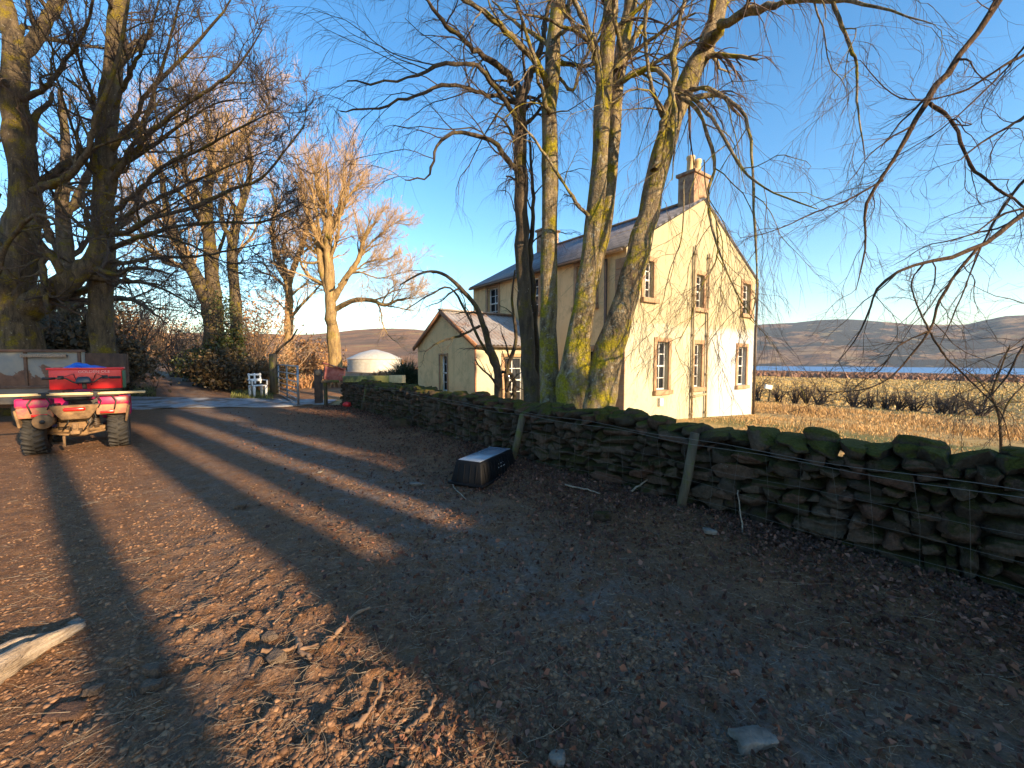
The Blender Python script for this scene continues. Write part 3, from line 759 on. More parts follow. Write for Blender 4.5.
# --- left foreground sycamore L1 (mossy, at the picture edge)
D0 = 10.9; base = at(10, 380, D0)
UPW = [dict(k=8, ang=(.45, 1.0), lr=(.35, .7), rr=.5, wig=.17, trop=(0, 0, .05), n=8, rmin=.010, t0=.2, sides=5, first=4.5),
       dict(k=6, ang=(.4, .9), lr=(.35, .7), rr=.5, wig=.2, trop=(0, 0, .06), n=6, rmin=.0085, t0=.15, sides=4),
       dict(k=5, ang=(.4, .9), lr=(.35, .7), rr=.6, wig=.2, trop=(0, 0, .06), n=4, rmin=.0062, t0=.1, sides=3),
       dict(k=4, ang=(.4, .9), lr=(.4, .7), rr=.6, wig=.2, trop=(0, 0, .05), n=3, rmin=.003, t0=.2, sides=3, fine=True)]
T = thing('sycamore_tree', 'thick mossy tree at the left edge standing behind the rusty trailer', 'tree', (base[0], base[1], gb(base[0], base[1]) - .1))
tree(T, [
    (px([(5, 420), (12, 350), (8, 300), (18, 250), (26, 200), (20, 150), (14, 100), (16, 50), (2, 0), (-12, -80)], D0), [.95, .72, .58, .42, .35, .32, .29, .26, .22, .16], True),
    (px([(14, 320), (40, 300), (70, 280), (92, 262), (100, 235)], (D0, 11.2)), [.36, .36, .30, .23, .17], True),
    (px([(28, 190), (50, 185), (75, 170), (88, 150), (95, 120), (118, 60), (130, -10)], (D0, 10)), [.12, .11, .09, .08, .07, .05, .03], False),
    (px([(18, 60), (40, 30), (62, -10), (80, -60)], (D0, 11.4)), [.19, .16, .14, .09], True),
    (px([(-4, 200), (-30, 150), (-60, 60)], (D0, 9.9)), [.15, .12, .06], False),
    (px([(20, 100), (45, 88), (65, 60), (85, 30), (95, -10)], (D0, 9.6)), [.09, .07, .05, .04, .02], False),
    (px([(-10, 290), (10, 240), (40, 215), (75, 235), (110, 240)], (D0 - .6, 9.2)), [.07, .06, .045, .03, .015], False),
    (px([(24, 210), (42, 250), (44, 285), (48, 310)], (D0 - .2, 10.4)), [.09, .08, .07, .04], False),
], [dict(UPW[0], k=7)] + UPW[1:], M['bark_syc'], M['twig_dark'], M['twig_dark'], flute=.09, thin=.85, lthin=.85)

# --- left foreground tree L2 with the fan of boughs
D0 = 11.6; base = at(104, 380, D0)
T = thing('sycamore_tree', 'dark tree with a wide fan of bare boughs sweeping right over the lane', 'tree', (base[0], base[1], gb(base[0], base[1]) - .1))
fan = [
    ([(108, 235), (128, 232), (150, 218), (190, 208), (230, 190), (262, 178), (285, 150), (305, 125)], (D0, 9.0), .12),
    ([(110, 250), (135, 238), (170, 228), (215, 222), (260, 222), (300, 205)], (D0, 8.6), .10),
    ([(108, 200), (120, 170), (140, 130), (158, 80), (175, 20), (185, -20)], (D0, 9.8), .12),
    ([(106, 190), (135, 150), (165, 120), (200, 95), (235, 70), (262, 30)], (D0, 9.2), .11),
    ([(110, 215), (140, 190), (165, 165), (200, 150), (240, 128), (272, 112)], (D0, 8.8), .10),
    ([(112, 150), (135, 118), (150, 90), (190, 50), (225, 10), (240, -20)], (D0, 10), .10),
    ([(114, 110), (132, 70), (150, 30), (165, -20)], (D0, 10.5), .09),
    ([(110, 130), (92, 95), (80, 60), (72, 20), (60, -20)], (D0, 9.6), .08),
    ([(104, 180), (85, 160), (70, 120), (55, 70), (50, 20)], (D0, 9.4), .07),
    ([(110, 262), (130, 262), (160, 258), (200, 256), (240, 248), (275, 242)], (D0, 8.4), .08),
    ([(120, 245), (150, 235), (190, 245), (225, 262), (262, 262)], (D0, 8.8), .06),
    ([(104, 240), (80, 225), (60, 205), (48, 180), (42, 150)], (D0, 10.8), .08),
    ([(112, 280), (138, 282), (165, 290), (188, 304), (205, 318)], (D0, 9.6), .06),
    ([(110, 225), (145, 205), (180, 188), (215, 172), (245, 160), (268, 150)], (D0, 10.2), .08),
    ([(112, 170), (150, 148), (185, 122), (215, 104), (250, 98)], (D0, 10.4), .08),
]
limbs = [(px([(104, 420), (104, 350), (101, 300), (103, 240), (104, 180), (106, 120), (114, 60), (118, 0), (124, -70)], D0), [.46, .34, .31, .30, .28, .26, .24, .20, .13], True)]
for p, d, r in fan:
    limbs.append((px(p, d), list(np.linspace(r * .95, .012, len(p))), False))
tree(T, limbs, [dict(UPW[0], k=11, ang=(.3, .8), lr=(.3, .6), tt0=.35), dict(UPW[1], k=8), dict(UPW[2], k=6), UPW[3]], M['bark_syc'], M['twig_dark'], M['twig_dark'], flute=.07, thin=.82, lthin=.72)

D0 = 16.5; base = at(66, 385, D0)
T = thing('sycamore_tree', 'dark bare tree further back, seen between the two big trees at the left', 'tree', (base[0], base[1], gb(base[0], base[1]) - .1))
tree(T, [
    (px([(66, 400), (66, 350), (70, 300), (66, 250), (62, 200), (66, 150), (60, 90)], D0), [.45, .34, .28, .25, .2, .15, .07], True),
    (px([(69, 300), (85, 270), (105, 240), (130, 215), (150, 180)], D0), [.2, .16, .13, .1, .03], False),
    (px([(66, 260), (50, 235), (38, 205), (30, 160)], D0), [.18, .14, .1, .03], False),
    (px([(64, 220), (82, 190), (96, 150), (110, 110)], D0), [.16, .12, .08, .02], False),
    (px([(70, 310), (95, 300), (125, 298), (150, 310), (168, 325)], (D0, 15)), [.14, .11, .08, .05, .015], False),
    (px([(70, 295), (100, 278), (140, 268), (175, 275)], (D0, 15)), [.12, .1, .06, .015], False),
], [dict(UPW[0], k=9, first=6), dict(UPW[1], k=7, rmin=.011), dict(UPW[2], k=5, rmin=.008), UPW[3]], M['bark_dark'], M['twig_dark'], M['twig_dark'], n=14)
# --- middle distance trees
def midtree(name, label, limbs, D0, bx, bark, twig, fine, lv, by=395):
    b = at(bx, by, D0); T = thing(name, label, 'tree', (b[0], b[1], gb(b[0], b[1]) - .1), group=None)
    tree(T, limbs, lv, bark, twig, fine, flute=.05, trunk_sides=12, thin=.85, lthin=.8); return T
MIDL = [dict(k=12, ang=(.35, .95), lr=(.45, .85), rr=.5, wig=.15, trop=(0, 0, .07), n=7, rmin=.018, t0=.25, sides=4, first=8, tt0=.3),
        dict(k=8, ang=(.35, .85), lr=(.35, .7), rr=.5, wig=.16, trop=(0, 0, .06), n=5, rmin=.011, t0=.15, sides=3),
        dict(k=6, ang=(.35, .85), lr=(.4, .75), rr=.6, wig=.16, trop=(0, 0, .06), n=4, rmin=.0065, t0=.1, sides=3),
        dict(k=6, ang=(.3, .8), lr=(.5, .9), rr=.6, wig=.12, trop=(0, 0, .08), n=2, rmin=.0045, t0=.2, sides=3, fine=True)]
D0 = 24
G2 = midtree('ash_tree', 'tall golden sunlit bare tree with a broad crown right of the field gate', [
    (px([(337, 400), (335, 350), (331, 310), (329, 270), (328, 235), (330, 205)], D0), [.55, .42, .35, .31, .25, .16], True),
    (px([(331, 300), (322, 270), (318, 240), (308, 215), (300, 190)], D0), [.25, .22, .20, .15, .08], True),
    (px([(333, 300), (345, 280), (358, 260), (364, 240), (375, 222)], D0), [.22, .20, .16, .12, .07], True),
    (px([(335, 310), (352, 301), (370, 300), (385, 305), (398, 300), (410, 298)], (D0, 22)), [.18, .16, .14, .11, .07, .03], True),
    (px([(330, 240), (338, 215), (350, 195), (362, 182)], D0), [.2, .15, .1, .05], False),
    (px([(328, 235), (322, 205), (316, 180), (318, 168)], D0), [.2, .15, .1, .05], False),
    (px([(324, 255), (312, 250), (298, 235)], D0), [.14, .1, .05], False),
    (px([(348, 276), (368, 262), (390, 258)], D0), [.08, .06, .02], False),
    (px([(360, 255), (378, 236), (396, 222)], D0), [.09, .06, .02], False),
    (px([(330, 225), (342, 200), (350, 178), (348, 162)], D0 + .5), [.12, .09, .05, .02], False),
    (px([(320, 262), (302, 262), (288, 252), (280, 240)], D0 - .5), [.10, .07, .05, .02], False),
    (px([(338, 285), (356, 272), (380, 278), (402, 272)], D0 - .8), [.08, .06, .04, .02], False),
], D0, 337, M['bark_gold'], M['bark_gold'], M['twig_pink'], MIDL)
D0 = 27
midtree('ash_tree', 'smaller golden sunlit bare tree forking above the open field gate', [
    (px([(291, 395), (289, 350), (289, 310), (288, 285), (284, 265)], D0), [.45, .34, .29, .25, .18], True),
    (px([(288, 285), (296, 262), (304, 240), (307, 215), (312, 195)], D0), [.24, .2, .16, .1, .06], True),
    (px([(286, 275), (277, 255), (272, 230), (276, 205), (270, 190)], D0), [.22, .18, .14, .1, .06], True),
    (px([(288, 312), (276, 300), (266, 292)], D0), [.08, .06, .02], False),
    (px([(300, 255), (318, 240), (326, 222)], D0), [.1, .07, .02], False),
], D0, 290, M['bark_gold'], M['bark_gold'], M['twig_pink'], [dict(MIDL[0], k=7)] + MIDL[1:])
D0 = 20
M1 = midtree('sycamore_tree', 'ivy-clad tree with twin trunks standing right of the dark lane', [
    (px([(212, 400), (213, 360), (213, 320), (205, 295), (190, 265), (175, 235), (165, 200), (160, 160)], D0), [.75, .55, .42, .36, .30, .24, .16, .08], True),
    (px([(216, 400), (217, 350), (215, 300), (210, 250), (206, 200), (212, 160), (205, 110)], D0 + .4), [.6, .45, .36, .33, .28, .2, .1], True),
    (px([(240, 400), (238, 350), (236, 300), (232, 250), (240, 210), (250, 175), (248, 140)], D0 + .2), [.42, .34, .28, .25, .2, .14, .07], True),
    (px([(208, 225), (190, 190), (180, 150), (175, 110)], D0), [.2, .17, .12, .06], False),
    (px([(234, 250), (222, 215), (225, 180), (232, 150)], D0), [.16, .13, .1, .06], False),
    (px([(210, 180), (228, 160), (245, 130), (255, 110)], D0), [.16, .12, .1, .05], False),
    (px([(190, 265), (165, 262), (145, 240), (130, 210)], D0), [.14, .12, .1, .05], False),
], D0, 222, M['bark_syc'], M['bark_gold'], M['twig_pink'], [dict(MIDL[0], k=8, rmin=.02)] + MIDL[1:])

# leaves helper
def leaves(mb, C, size, flat=0.3, tint=None, up=None):
    n = len(C); N = nrmz(RNG.normal(0, 1, (n, 3)) + (np.array([0, 0, flat]) if up is None else up))
    r = RNG.normal(0, 1, (n, 3)); U = nrmz(np.cross(N, r)); W = np.cross(N, U)
    s = (size * np.clip(RNG.lognormal(-.05, .42, n), .35, 2.2))[:, None]
    k_ = lambda: RNG.uniform(.35, .85, n)[:, None]
    a = C + U * s + W * s * (k_() - .6); b = C + W * s * k_() + U * s * (k_() - .6) + N * s * .3; c = C - U * s * (k_() + .3); d = C - W * s * k_() + U * s * (k_() - .6) + N * s * .3
    V = np.stack([a, b, c, d], 1).reshape(-1, 3); Q = np.arange(4 * n).reshape(n, 4)
    t = RNG.uniform(0, 1, n) if tint is None else tint
    col = np.repeat(np.stack([t, t, t, np.ones(n)], -1), 4, 0)
    mb.raw(V, Q, None, col)
def clumpy(n, c, size, clumps=30, sp=.22, hollow=.3):
    """points in leafy clumps inside an ellipsoid"""
    k = nrmz(RNG.normal(0, 1, (clumps, 3))) * RNG.uniform(hollow, 1, (clumps, 1)) ** .6
    i = RNG.integers(0, clumps, n); p = k[i] + RNG.normal(0, sp, (n, 3))
    return np.array(c) + p * np.array(size)
# ivy on the twin trunk
mb = MB(); b = at(225, 372, 19.6)
leaves(mb, clumpy(7000, (b[0], b[1], 1.0), (1.1, .9, 1.6), 60, .2), .06)
leaves(mb, clumpy(1500, (b[0] + .1, b[1], 3.3), (.8, .7, 1.5), 40, .22), .05)
mb.build('ivy', M['ivy'], M1)

def bush(name, label, c, size, leafmat, n=4000, leaf=.05, stems=14, twigmat=None, clumps=40, group=None, cat='bush'):
    z = gb(c[0], c[1]); T = thing(name, label, cat, (c[0], c[1], z), group=group)
    S = stems; P0 = np.array([[c[0], c[1], z - .05]]) + RNG.normal(0, .18, (S, 3)) * np.array([size[0], size[1], 0])
    D = nrmz(RNG.normal(0, .55, (S, 3)) * np.array([1, 1, .1]) + np.array([0, 0, 1.0])); L = np.full(S, size[2] * 1.7) * RNG.uniform(.6, 1.1, S)
    p, r = grow(P0, D, L, np.full(S, size[2] * .022), 6, .12, (0, 0, .02)); mb = MB(); mb.tubes(p, r, 5)
    for k, lr, rm in ((7, .5, .009), (5, .5, .006), (4, .5, .004)):
        a_, d_, l_, r_ = spawn(p, r, L, k, .25, 1, (.3, .9), (lr * .6, lr), .55, rm * size[2] / 2)
        p, r = grow(a_, d_, l_, r_, 4, .2, (0, 0, .02)); L = l_; mb.tubes(p, r, 3)
    mb.build('stems', twigmat or M['twig_dark'], T, smooth=True)
    if n:
        mb = MB(); C = clumpy(n, (c[0], c[1], z + size[2]), size, clumps); C = C[C[:, 2] > z]
        leaves(mb, C, leaf); mb.build('leaves', leafmat, T)
    return T
# undergrowth left of and along the lane
def pxy(p, d): v = at(p, 380, d); return (v[0], v[1])
G = 'bushes along the dark lane'
bush('holly_bush', 'dark green bush behind the quad bike and left of the lane', pxy(104, 14.8), (1.0, 1.0, 1.0), M['bushleaf'], 6000, .05)
bush('bramble_bush', 'dark tangled bush between the left edge tree and the fan-boughed tree', pxy(70, 13.5), (2.2, 1.3, 1.3), M['bushleaf'], 9000, .06)
bush('bramble_bush', 'dark tangle at the left edge beyond the mossy trunk', pxy(15, 13), (2.0, 1.3, 1.5), M['bushleaf'], 7000, .06)
bush('hawthorn_bush', 'brown twiggy bush overhanging the left side of the lane mouth', pxy(108, 21), (1.5, 1.4, 1.8), M['brackenleaf'], 1800, .06, 22, M['twig_red'])
bush('hawthorn_bush', 'pale brown thicket closing the far end of the lane', pxy(152, 66), (6.5, 4, 3.6), M['brackenleaf'], 4200, .11, 60, M['twig_gold'])
bush('hawthorn_bush', 'sunlit brown thicket left of the far lane', pxy(122, 38), (2.6, 3, 2.6), M['brackenleaf'], 2600, .08, 44, M['twig_gold'])
bush('hawthorn_bush', 'sunlit brown thicket right of the far lane', pxy(190, 44), (2.8, 3, 1.9), M['brackenleaf'], 2600, .08, 44, M['twig_gold'])
bush('ivy_bush', 'low dark rounded bush at the right edge of the lane', pxy(200, 22), (1.0, 1.0, .85), M['ivy'], 5000, .06)
bush('ivy_bush', 'dark ivy mound at the foot of the twin-trunked tree', pxy(226, 18.4), (1.5, 1.1, .85), M['bushleaf'], 5500, .055, 26)
bush('bramble_bush', 'low brown bramble behind the white chair', pxy(258, 18.6), (1.5, .9, .62), M['bushleaf'], 5000, .05, 20, M['twig_red'])
bush('bramble_bush', 'brown bramble left of the tall gatepost', pxy(240, 17.5), (1.2, .8, .55), M['bushleaf'], 4000, .05, 20, M['twig_red'])
bush('hawthorn_bush', 'leggy bush with russet leaves behind the field gate', pxy(268, 24), (1.9, 1.6, 2.3), M['brackenleaf'], 3500, .055, 20, M['twig_gold'], 60)
bush('hawthorn_bush', 'gold leafed bush between the two golden trees', pxy(314, 27), (1.7, 1.5, 1.2), M['brackenleaf'], 4500, .055, 20, M['twig_gold'], 60)
bush('hawthorn_bush', 'small bare thicket beyond the lane behind the left trees', pxy(85, 24), (3.0, 2, 2.5), M['bushleaf'], 6000, .08, 26)
bush('hawthorn_bush', 'bare thicket at the far left behind the mossy tree', pxy(30, 20), (3.0, 2, 2.3), M['bushleaf'], 6000, .08, 26)
for lab, c_, sz, st in (('bare tangled thicket right behind the rusty trailer', pxy(66, 14.5), (1.6, 1.0, 1.9), 26), ('tall bare thicket left of the lane mouth', pxy(122, 18), (1.3, 1.2, 2.3), 24),
                        ('tall bare sapling thicket between the lane and the twin-trunked tree', pxy(184, 25), (1.6, 1.2, 2.2), 22), ('bare sapling thicket just right of the twin-trunked tree', pxy(254, 22), (1.5, 1.2, 2.2), 20),
                        ('dark bare thicket arching over the far lane', pxy(146, 32), (2.2, 1.6, 3.4), 30)):
    bush('bare_thicket', lab, c_, sz, M['bushleaf'], 500, .05, st, M['twig_dark'])
# spiky dark evergreen by the outbuilding
b = pxy(407, 17.5); z = gb(*b); T = thing('yucca_bush', 'dark spiky evergreen at the left corner of the outbuilding', 'bush', (b[0], b[1], z))
n = 900; D = nrmz(RNG.normal(0, 1, (n, 3)) * np.array([1, 1, .6]) + np.array([0, 0, .9])); o0 = np.array([b[0], b[1], z + .55]) + RNG.normal(0, .16, (n, 3))
p, r = grow(o0, D, np.full(n, .85), np.full(n, .02), 4, .05, (0, 0, -.05), .1); mb = MB(); mb.tubes(p, r, 3)
mb.build('fronds', mk('yucca_leaf', (.03, .045, .02), (.06, .08, .035), 5, .5, 0), T)
mb = MB(); mb.tube([(b[0], b[1], z - .1), (b[0], b[1], z + .6)], [.12, .1]); mb.build('trunk', M['bark_dark'], T)

# ------------------------------------------------------------------ house
HC = np.array([3.04, 11.2]); HG = np.array([.803, .596]); HL = np.array([-.596, .803])   # near corner, along gable, along front
HW, HLn = 7.55, 7.8; ZB, ZE, ZA = -.9, 4.44, 6.50
ROTH = math.atan2(HG[1], HG[0])
def hp(u, v, z): p = HC + HG * u + HL * v; return np.array([p[0], p[1], z])

def facade(org, du, W, z0, z1, openings, inward, depth=.16, gable=None):
    """wall sheet with openings and reveals. openings: (u0,u1,z0,z1). returns MB"""
    mb = MB(); us = sorted({0, W} | {o[0] for o in openings} | {o[1] for o in openings}); zs = sorted({z0, z1} | {o[2] for o in openings} | {o[3] for o in openings})
    P = lambda u, z, d=0: (org[0] + du[0] * u + inward[0] * d, org[1] + du[1] * u + inward[1] * d, z)
    for i in range(len(us) - 1):
        for j in range(len(zs) - 1):
            cu = (us[i] + us[i + 1]) / 2; cz = (zs[j] + zs[j + 1]) / 2
            if any(o[0] < cu < o[1] and o[2] < cz < o[3] for o in openings): continue
            mb.raw([P(us[i], zs[j]), P(us[i + 1], zs[j]), P(us[i + 1], zs[j + 1]), P(us[i], zs[j + 1])], [[0, 1, 2, 3]])
    if gable:
        mb.poly([P(0, z1), P(W, z1), P(W / 2, gable)])
    for (a, b, c, d) in openings:
        for q in ([P(a, c), P(a, d), P(a, d, depth), P(a, c, depth)], [P(b, c), P(b, c, depth), P(b, d, depth), P(b, d)],
                  [P(a, d), P(b, d), P(b, d, depth), P(a, d, depth)], [P(a, c), P(a, c, depth), P(b, c, depth), P(b, c)]):
            mb.raw(q, [[0, 1, 2, 3]])
    return mb
def window(parent, org, du, inward, o, cols=2, rows=4, surround=.13, depth=.13):
    a, b, c, d = o; rot = np.array([[du[0], inward[0], 0], [du[1], inward[1], 0], [0, 0, 1]])
    C = lambda u, dd, z: (org[0] + du[0] * u + inward[0] * dd, org[1] + du[1] * u + inward[1] * dd, z)
    W = b - a; H = d - c; mb = MB(); fr = .045
    mb.box(C(a + fr / 2 + .002, depth, (c + d) / 2), (fr, .05, H - .004), rot); mb.box(C(b - fr / 2 - .002, depth, (c + d) / 2), (fr, .05, H - .004), rot)
    mb.box(C((a + b) / 2, depth, d - fr / 2 - .002), (W - 2 * fr - .006, .05, fr), rot); mb.box(C((a + b) / 2, depth, c + fr / 2 + .002), (W - 2 * fr - .006, .05, fr), rot)
    mb.box(C((a + b) / 2, depth - .006, (c + d) / 2), (W - 2 * fr - .006, .05, .05), rot)
    for i in range(1, cols): mb.box(C(a + W * i / cols, depth + .003, (c + d) / 2), (.025, .035, H - 2 * fr - .008), rot)
    for j in range(1, rows):
        if abs(j / rows - .5) > .01: mb.box(C((a + b) / 2, depth + .006, c + H * j / rows), (W - 2 * fr - .01, .03, .025), rot)
    w = mb.build('window', M['white_paint'], parent)
    g = MB(); g.box(C((a + b) / 2, depth + .03, (c + d) / 2), (W - .01, .008, H - .01), rot); g.build('pane', M['glass'], w)
    # sandstone margins, standing proud of the harling
    s = MB(); t = surround
    s.box(C(a - t / 2 + .001, -.006, (c + d) / 2), (t, .05, H), rot); s.box(C(b + t / 2 - .001, -.006, (c + d) / 2), (t, .05, H), rot); s.box(C((a + b) / 2, -.008, d + t / 2), (W + 2 * t, .05, t), rot)
    s.build('surround', M['sandstone'], w, bevel=.006)
    s = MB(); s.box(C((a + b) / 2, -.03, c - .07), (W + 2 * t + .04, .16, .13), rot); s.build('sill', M['sandstone'], w, bevel=.008)
    # dim room behind
    return w
HOUSE = thing('farmhouse', 'two storey cream farmhouse with slate roof and sunlit gable beyond the drystone wall', 'house', (HC[0], HC[1], ZB))
gin = -np.array([.596, -.803]); fin = -np.array([-.803, -.596])
# gable openings solved from the photograph
def u_on_gable(p):   # pixel column -> metres along gable
    k = (p - 512) / F; return (k * HC[1] - HC[0]) / (HG[0] - k * HG[1])
def z_on(px_, py_, org, du, u):
    y = org[1] + du[1] * u; return at(px_, py_, y)[2]
ops = []
for (x0, x1, y0, y1) in ((642.5, 651.5, 261, 298), (656, 668, 342, 390), (693.5, 701.5, 275, 308), (693.5, 701, 344, 387), (740, 747.5, 284, 314), (737, 745.5, 347, 385)):
    u0, u1 = u_on_gable(x0), u_on_gable(x1); um = (u0 + u1) / 2
    ops.append((u0, u1, z_on((x0 + x1) / 2, y1, HC, HG, um), z_on((x0 + x1) / 2, y0, HC, HG, um)))
facade(HC, HG, HW, ZB, ZE, ops, gin, gable=ZA).build('gable_wall', M['harl'], HOUSE)
for o in ops: window(HOUSE, HC, HG, gin, o)
fops = [(a - .36, a + .36, 3.05, 4.25) for a in (6.35, 3.95, 1.45)] + [(1.1, 1.85, .15, 1.75)]
facade(HC, HL, HLn, ZB, ZE, fops, fin).build('front_wall', M['harl_front'], HOUSE)
for o in fops: window(HOUSE, HC, HL, fin, o)
# back, far walls and dark floors so that the shell is closed
m = MB(); m.raw([hp(HW, 0, ZB), hp(HW, HLn, ZB), hp(HW, HLn, ZE), hp(HW, 0, ZE)], [[0, 1, 2, 3]]); m.build('rear_wall', M['harl'], HOUSE)
m = MB(); m.poly([hp(HW, HLn, ZB), hp(0, HLn, ZB), hp(0, HLn, ZE), hp(HW / 2, HLn, ZA), hp(HW, HLn, ZE)]); m.build('far_gable_wall', M['harl'], HOUSE)
m = MB(); m.raw([hp(.1, .1, 2.2), hp(HW - .1, .1, 2.2), hp(HW - .1, HLn - .1, 2.2), hp(.1, HLn - .1, 2.2)], [[0, 1, 2, 3]]); m.build('upper_floor', M['rust_dark'], HOUSE)
# roof slabs with slate UVs
def slab(name, mat, a, b, c, d, th, parent, uv=True, bevel=0):
    """a,b eave ends; c,d ridge ends (c above b, d above a)"""
    a, b, c, d = map(np.array, (a, b, c, d)); n = np.cross(b - a, d - a); n = n / np.linalg.norm(n)
    if n[2] < 0: n = -n
    m = MB(); m.raw([a, b, c, d, a + n * th, b + n * th, c + n * th, d + n * th], [[3, 2, 1, 0], [4, 5, 6, 7], [0, 1, 5, 4], [1, 2, 6, 5], [2, 3, 7, 6], [3, 0, 4, 7]])
    o = m.build(name, mat, parent)
    if uv:
        U = np.linalg.norm(b - a); Vv = np.linalg.norm(d - a); ul = o.data.uv_layers.new(name='UVMap')
        co = [(0, 0), (U, 0), (U, Vv), (0, Vv)]
        for p in o.data.polygons:
            for li in p.loop_indices: ul.data[li].uv = co[o.data.loops[li].vertex_index % 4]
    return o
ov = .05; sl = (ZA - ZE) / (HW / 2); eo = .14
slab('roof', M['slate'], hp(-eo, -ov, ZE - eo * sl + .03), hp(-eo, HLn + ov, ZE - eo * sl + .03), hp(HW / 2, HLn + ov, ZA + .03), hp(HW / 2, -ov, ZA + .03), .06, HOUSE)
slab('roof', M['slate'], hp(HW + eo, HLn + ov, ZE - eo * sl + .03), hp(HW + eo, -ov, ZE - eo * sl + .03), hp(HW / 2, -ov, ZA + .03), hp(HW / 2, HLn + ov, ZA + .03), .06, HOUSE)
m = MB(); m.bar(hp(HW / 2, -ov - .01, ZA + .10), hp(HW / 2, HLn + ov + .01, ZA + .10), .2, .07); m.build('ridge', M['sandstone'], HOUSE)
for u0 in (-eo, HW + eo):
    m = MB(); m.bar(hp(u0 + (-.05 if u0 < 0 else .05), 0, ZE - eo * sl + .0), hp(u0 + (-.05 if u0 < 0 else .05), HLn, ZE - eo * sl), .1, .07); m.build('gutter', M['darkiron'], HOUSE)
RH = rz(ROTH)
for v in (.36, HLn - .36):
    c = hp(HW / 2, v, 0); m = MB(); m.box((c[0], c[1], 6.76), (.86, .56, 1.1), RH)
    ch = m.build('chimney', M['chimney_stone'], HOUSE, bevel=.015)
    m = MB(); m.box((c[0], c[1], 7.34), (.98, .68, .10), RH); m.build('cap', M['chimney_stone'], ch, bevel=.015)
    for s in (-.2, .2):
        q = c + np.array([HG[0] * s, HG[1] * s, 0]); m = MB(); m.disc_ring([(.001, 0), (.14, 0), (.12, .06), (.105, .44), (.13, .46), (.13, .54), (.09, .54), (.09, .3)], (q[0], q[1], 7.38), seg=16); m.build('pot', M['pot'], ch, smooth=True)
# quoin strip and pipes
m = MB()
for k in range(19):
    w = .36; z = ZB + .1 + k * .285
    if z < ZE - .15: c = hp(-.012, w / 2 - .01, z); m.box(c, (.03, w, .280), RH)
m.build('quoins', M['sandstone'], HOUSE, bevel=.006)
m = MB(); m.tube([hp(-.09, .62, ZE - .2), hp(-.09, .62, ZB)], .045, 10); m.build('drainpipe', M['darkiron'], HOUSE, smooth=True)
for (p, y0) in ((690.5, 246), (704.5, 254)):
    u = u_on_gable(p); zt = z_on(p, y0, HC, HG, u)
    m = MB(); m.tube([hp(u, -.07, zt), hp(u, -.07, ZB)], .036, 10); pi_ = m.build('drainpipe', M['iron'], HOUSE, smooth=True)
    for zz in np.arange(ZB + .6, zt, 1.25):
        m = MB(); m.tube([hp(u, -.07, zz), hp(u, -.07, zz + .07)], .05, 10); m.build('collar', M['iron'], pi_)
u = u_on_gable(697); zz = z_on(697, 396, HC, HG, u)
m = MB(); m.tube([hp(u_on_gable(690), -.09, zz), hp(u_on_gable(704), -.09, zz + .05)], .04, 8); m.build('cross_pipe', M['iron'], HOUSE)
u = u_on_gable(660); zz = z_on(660, 402, HC, HG, u)
m = MB(); m.box(hp(u, -.04, zz), (.16, .1, .24), RH); m.build('vent_box', M['white_paint'], HOUSE, bevel=.02)
m = MB(); m.tube([hp(HW + .05, -.05, ZE - .1), hp(HW + .05, -.05, ZB)], .045, 8); m.build('drainpipe', M['darkiron'], HOUSE, smooth=True)
# bright ochre lean-to panel low on the front near the corner

# outbuilding joined to the front
EN = np.array([-1.04, 12.0]); EL = 4.05; ED = 2.78; XZE, XZA = 1.93, 3.01
def ep(s, r, z): p = EN + HL * s + HG * r; return np.array([p[0], p[1], z])
EXT = thing('outbuilding', 'low single storey yellow outbuilding with corrugated roof joined to the front of the farmhouse', 'outbuilding', (EN[0], EN[1], ZB))
eo1 = [(1.74, 2.28, .42, 1.62)]
facade(EN, HL, EL, ZB, XZE, eo1, fin, gable=XZA).build('gable_wall', M['harl_front'], EXT)
window(EXT, EN, HL, fin, eo1[0], 2, 4, .05)
eo2 = [(1.0, 1.75, .1, 1.55)]
facade(EN, HG, ED, ZB, XZE, eo2, gin).build('side_wall', M['harl'], EXT)
window(EXT, EN, HG, gin, eo2[0], 2, 4, .1)
m = MB(); m.raw([ep(EL, 0, ZB), ep(EL, ED, ZB), ep(EL, ED, XZE), ep(EL, 0, XZE)], [[0, 1, 2, 3]]); m.build('rear_wall', M['harl_front'], EXT)
def corrug(a, b, c, d, n=150, amp=.016):
    a, b, c, d = map(np.array, (a, b, c, d)); nn = np.cross(b - a, d - a); nn /= np.linalg.norm(nn); nn = nn * (1 if nn[2] > 0 else -1)
    t = np.linspace(0, 1, n + 1); off = (np.sin(t * np.linalg.norm(b - a) / .15 * 2 * pi) * amp)[:, None] * nn
    lo = a + (b - a) * t[:, None] + off; hi = d + (c - d) * t[:, None] + off; m = MB()
    V = np.concatenate([lo, hi]); i = np.arange(n); m.raw(V, np.stack([i, i + 1, i + n + 2, i + n + 1], -1)); return m
sx = (XZA - XZE) / (EL / 2); e = .16
corrug(ep(-e, -.12, XZE - e * sx + .05), ep(-e, ED - .01, XZE - e * sx + .05), ep(EL / 2, ED - .01, XZA + .05), ep(EL / 2, -.12, XZA + .05)).build('roof', M['tin'], EXT, smooth=True)
corrug(ep(EL + e, -.12, XZE - e * sx + .05), ep(EL + e, ED - .01, XZE - e * sx + .05), ep(EL / 2, ED - .01, XZA + .05), ep(EL / 2, -.12, XZA + .05)).build('roof', M['tin'], EXT, smooth=True)
for s0 in (-e, EL + e):
    m = MB(); m.bar(ep(s0, -.10, XZE - e * sx), ep(EL / 2, -.10, XZA), .06, .12); m.build('verge_board', M['rust_edge'], EXT)
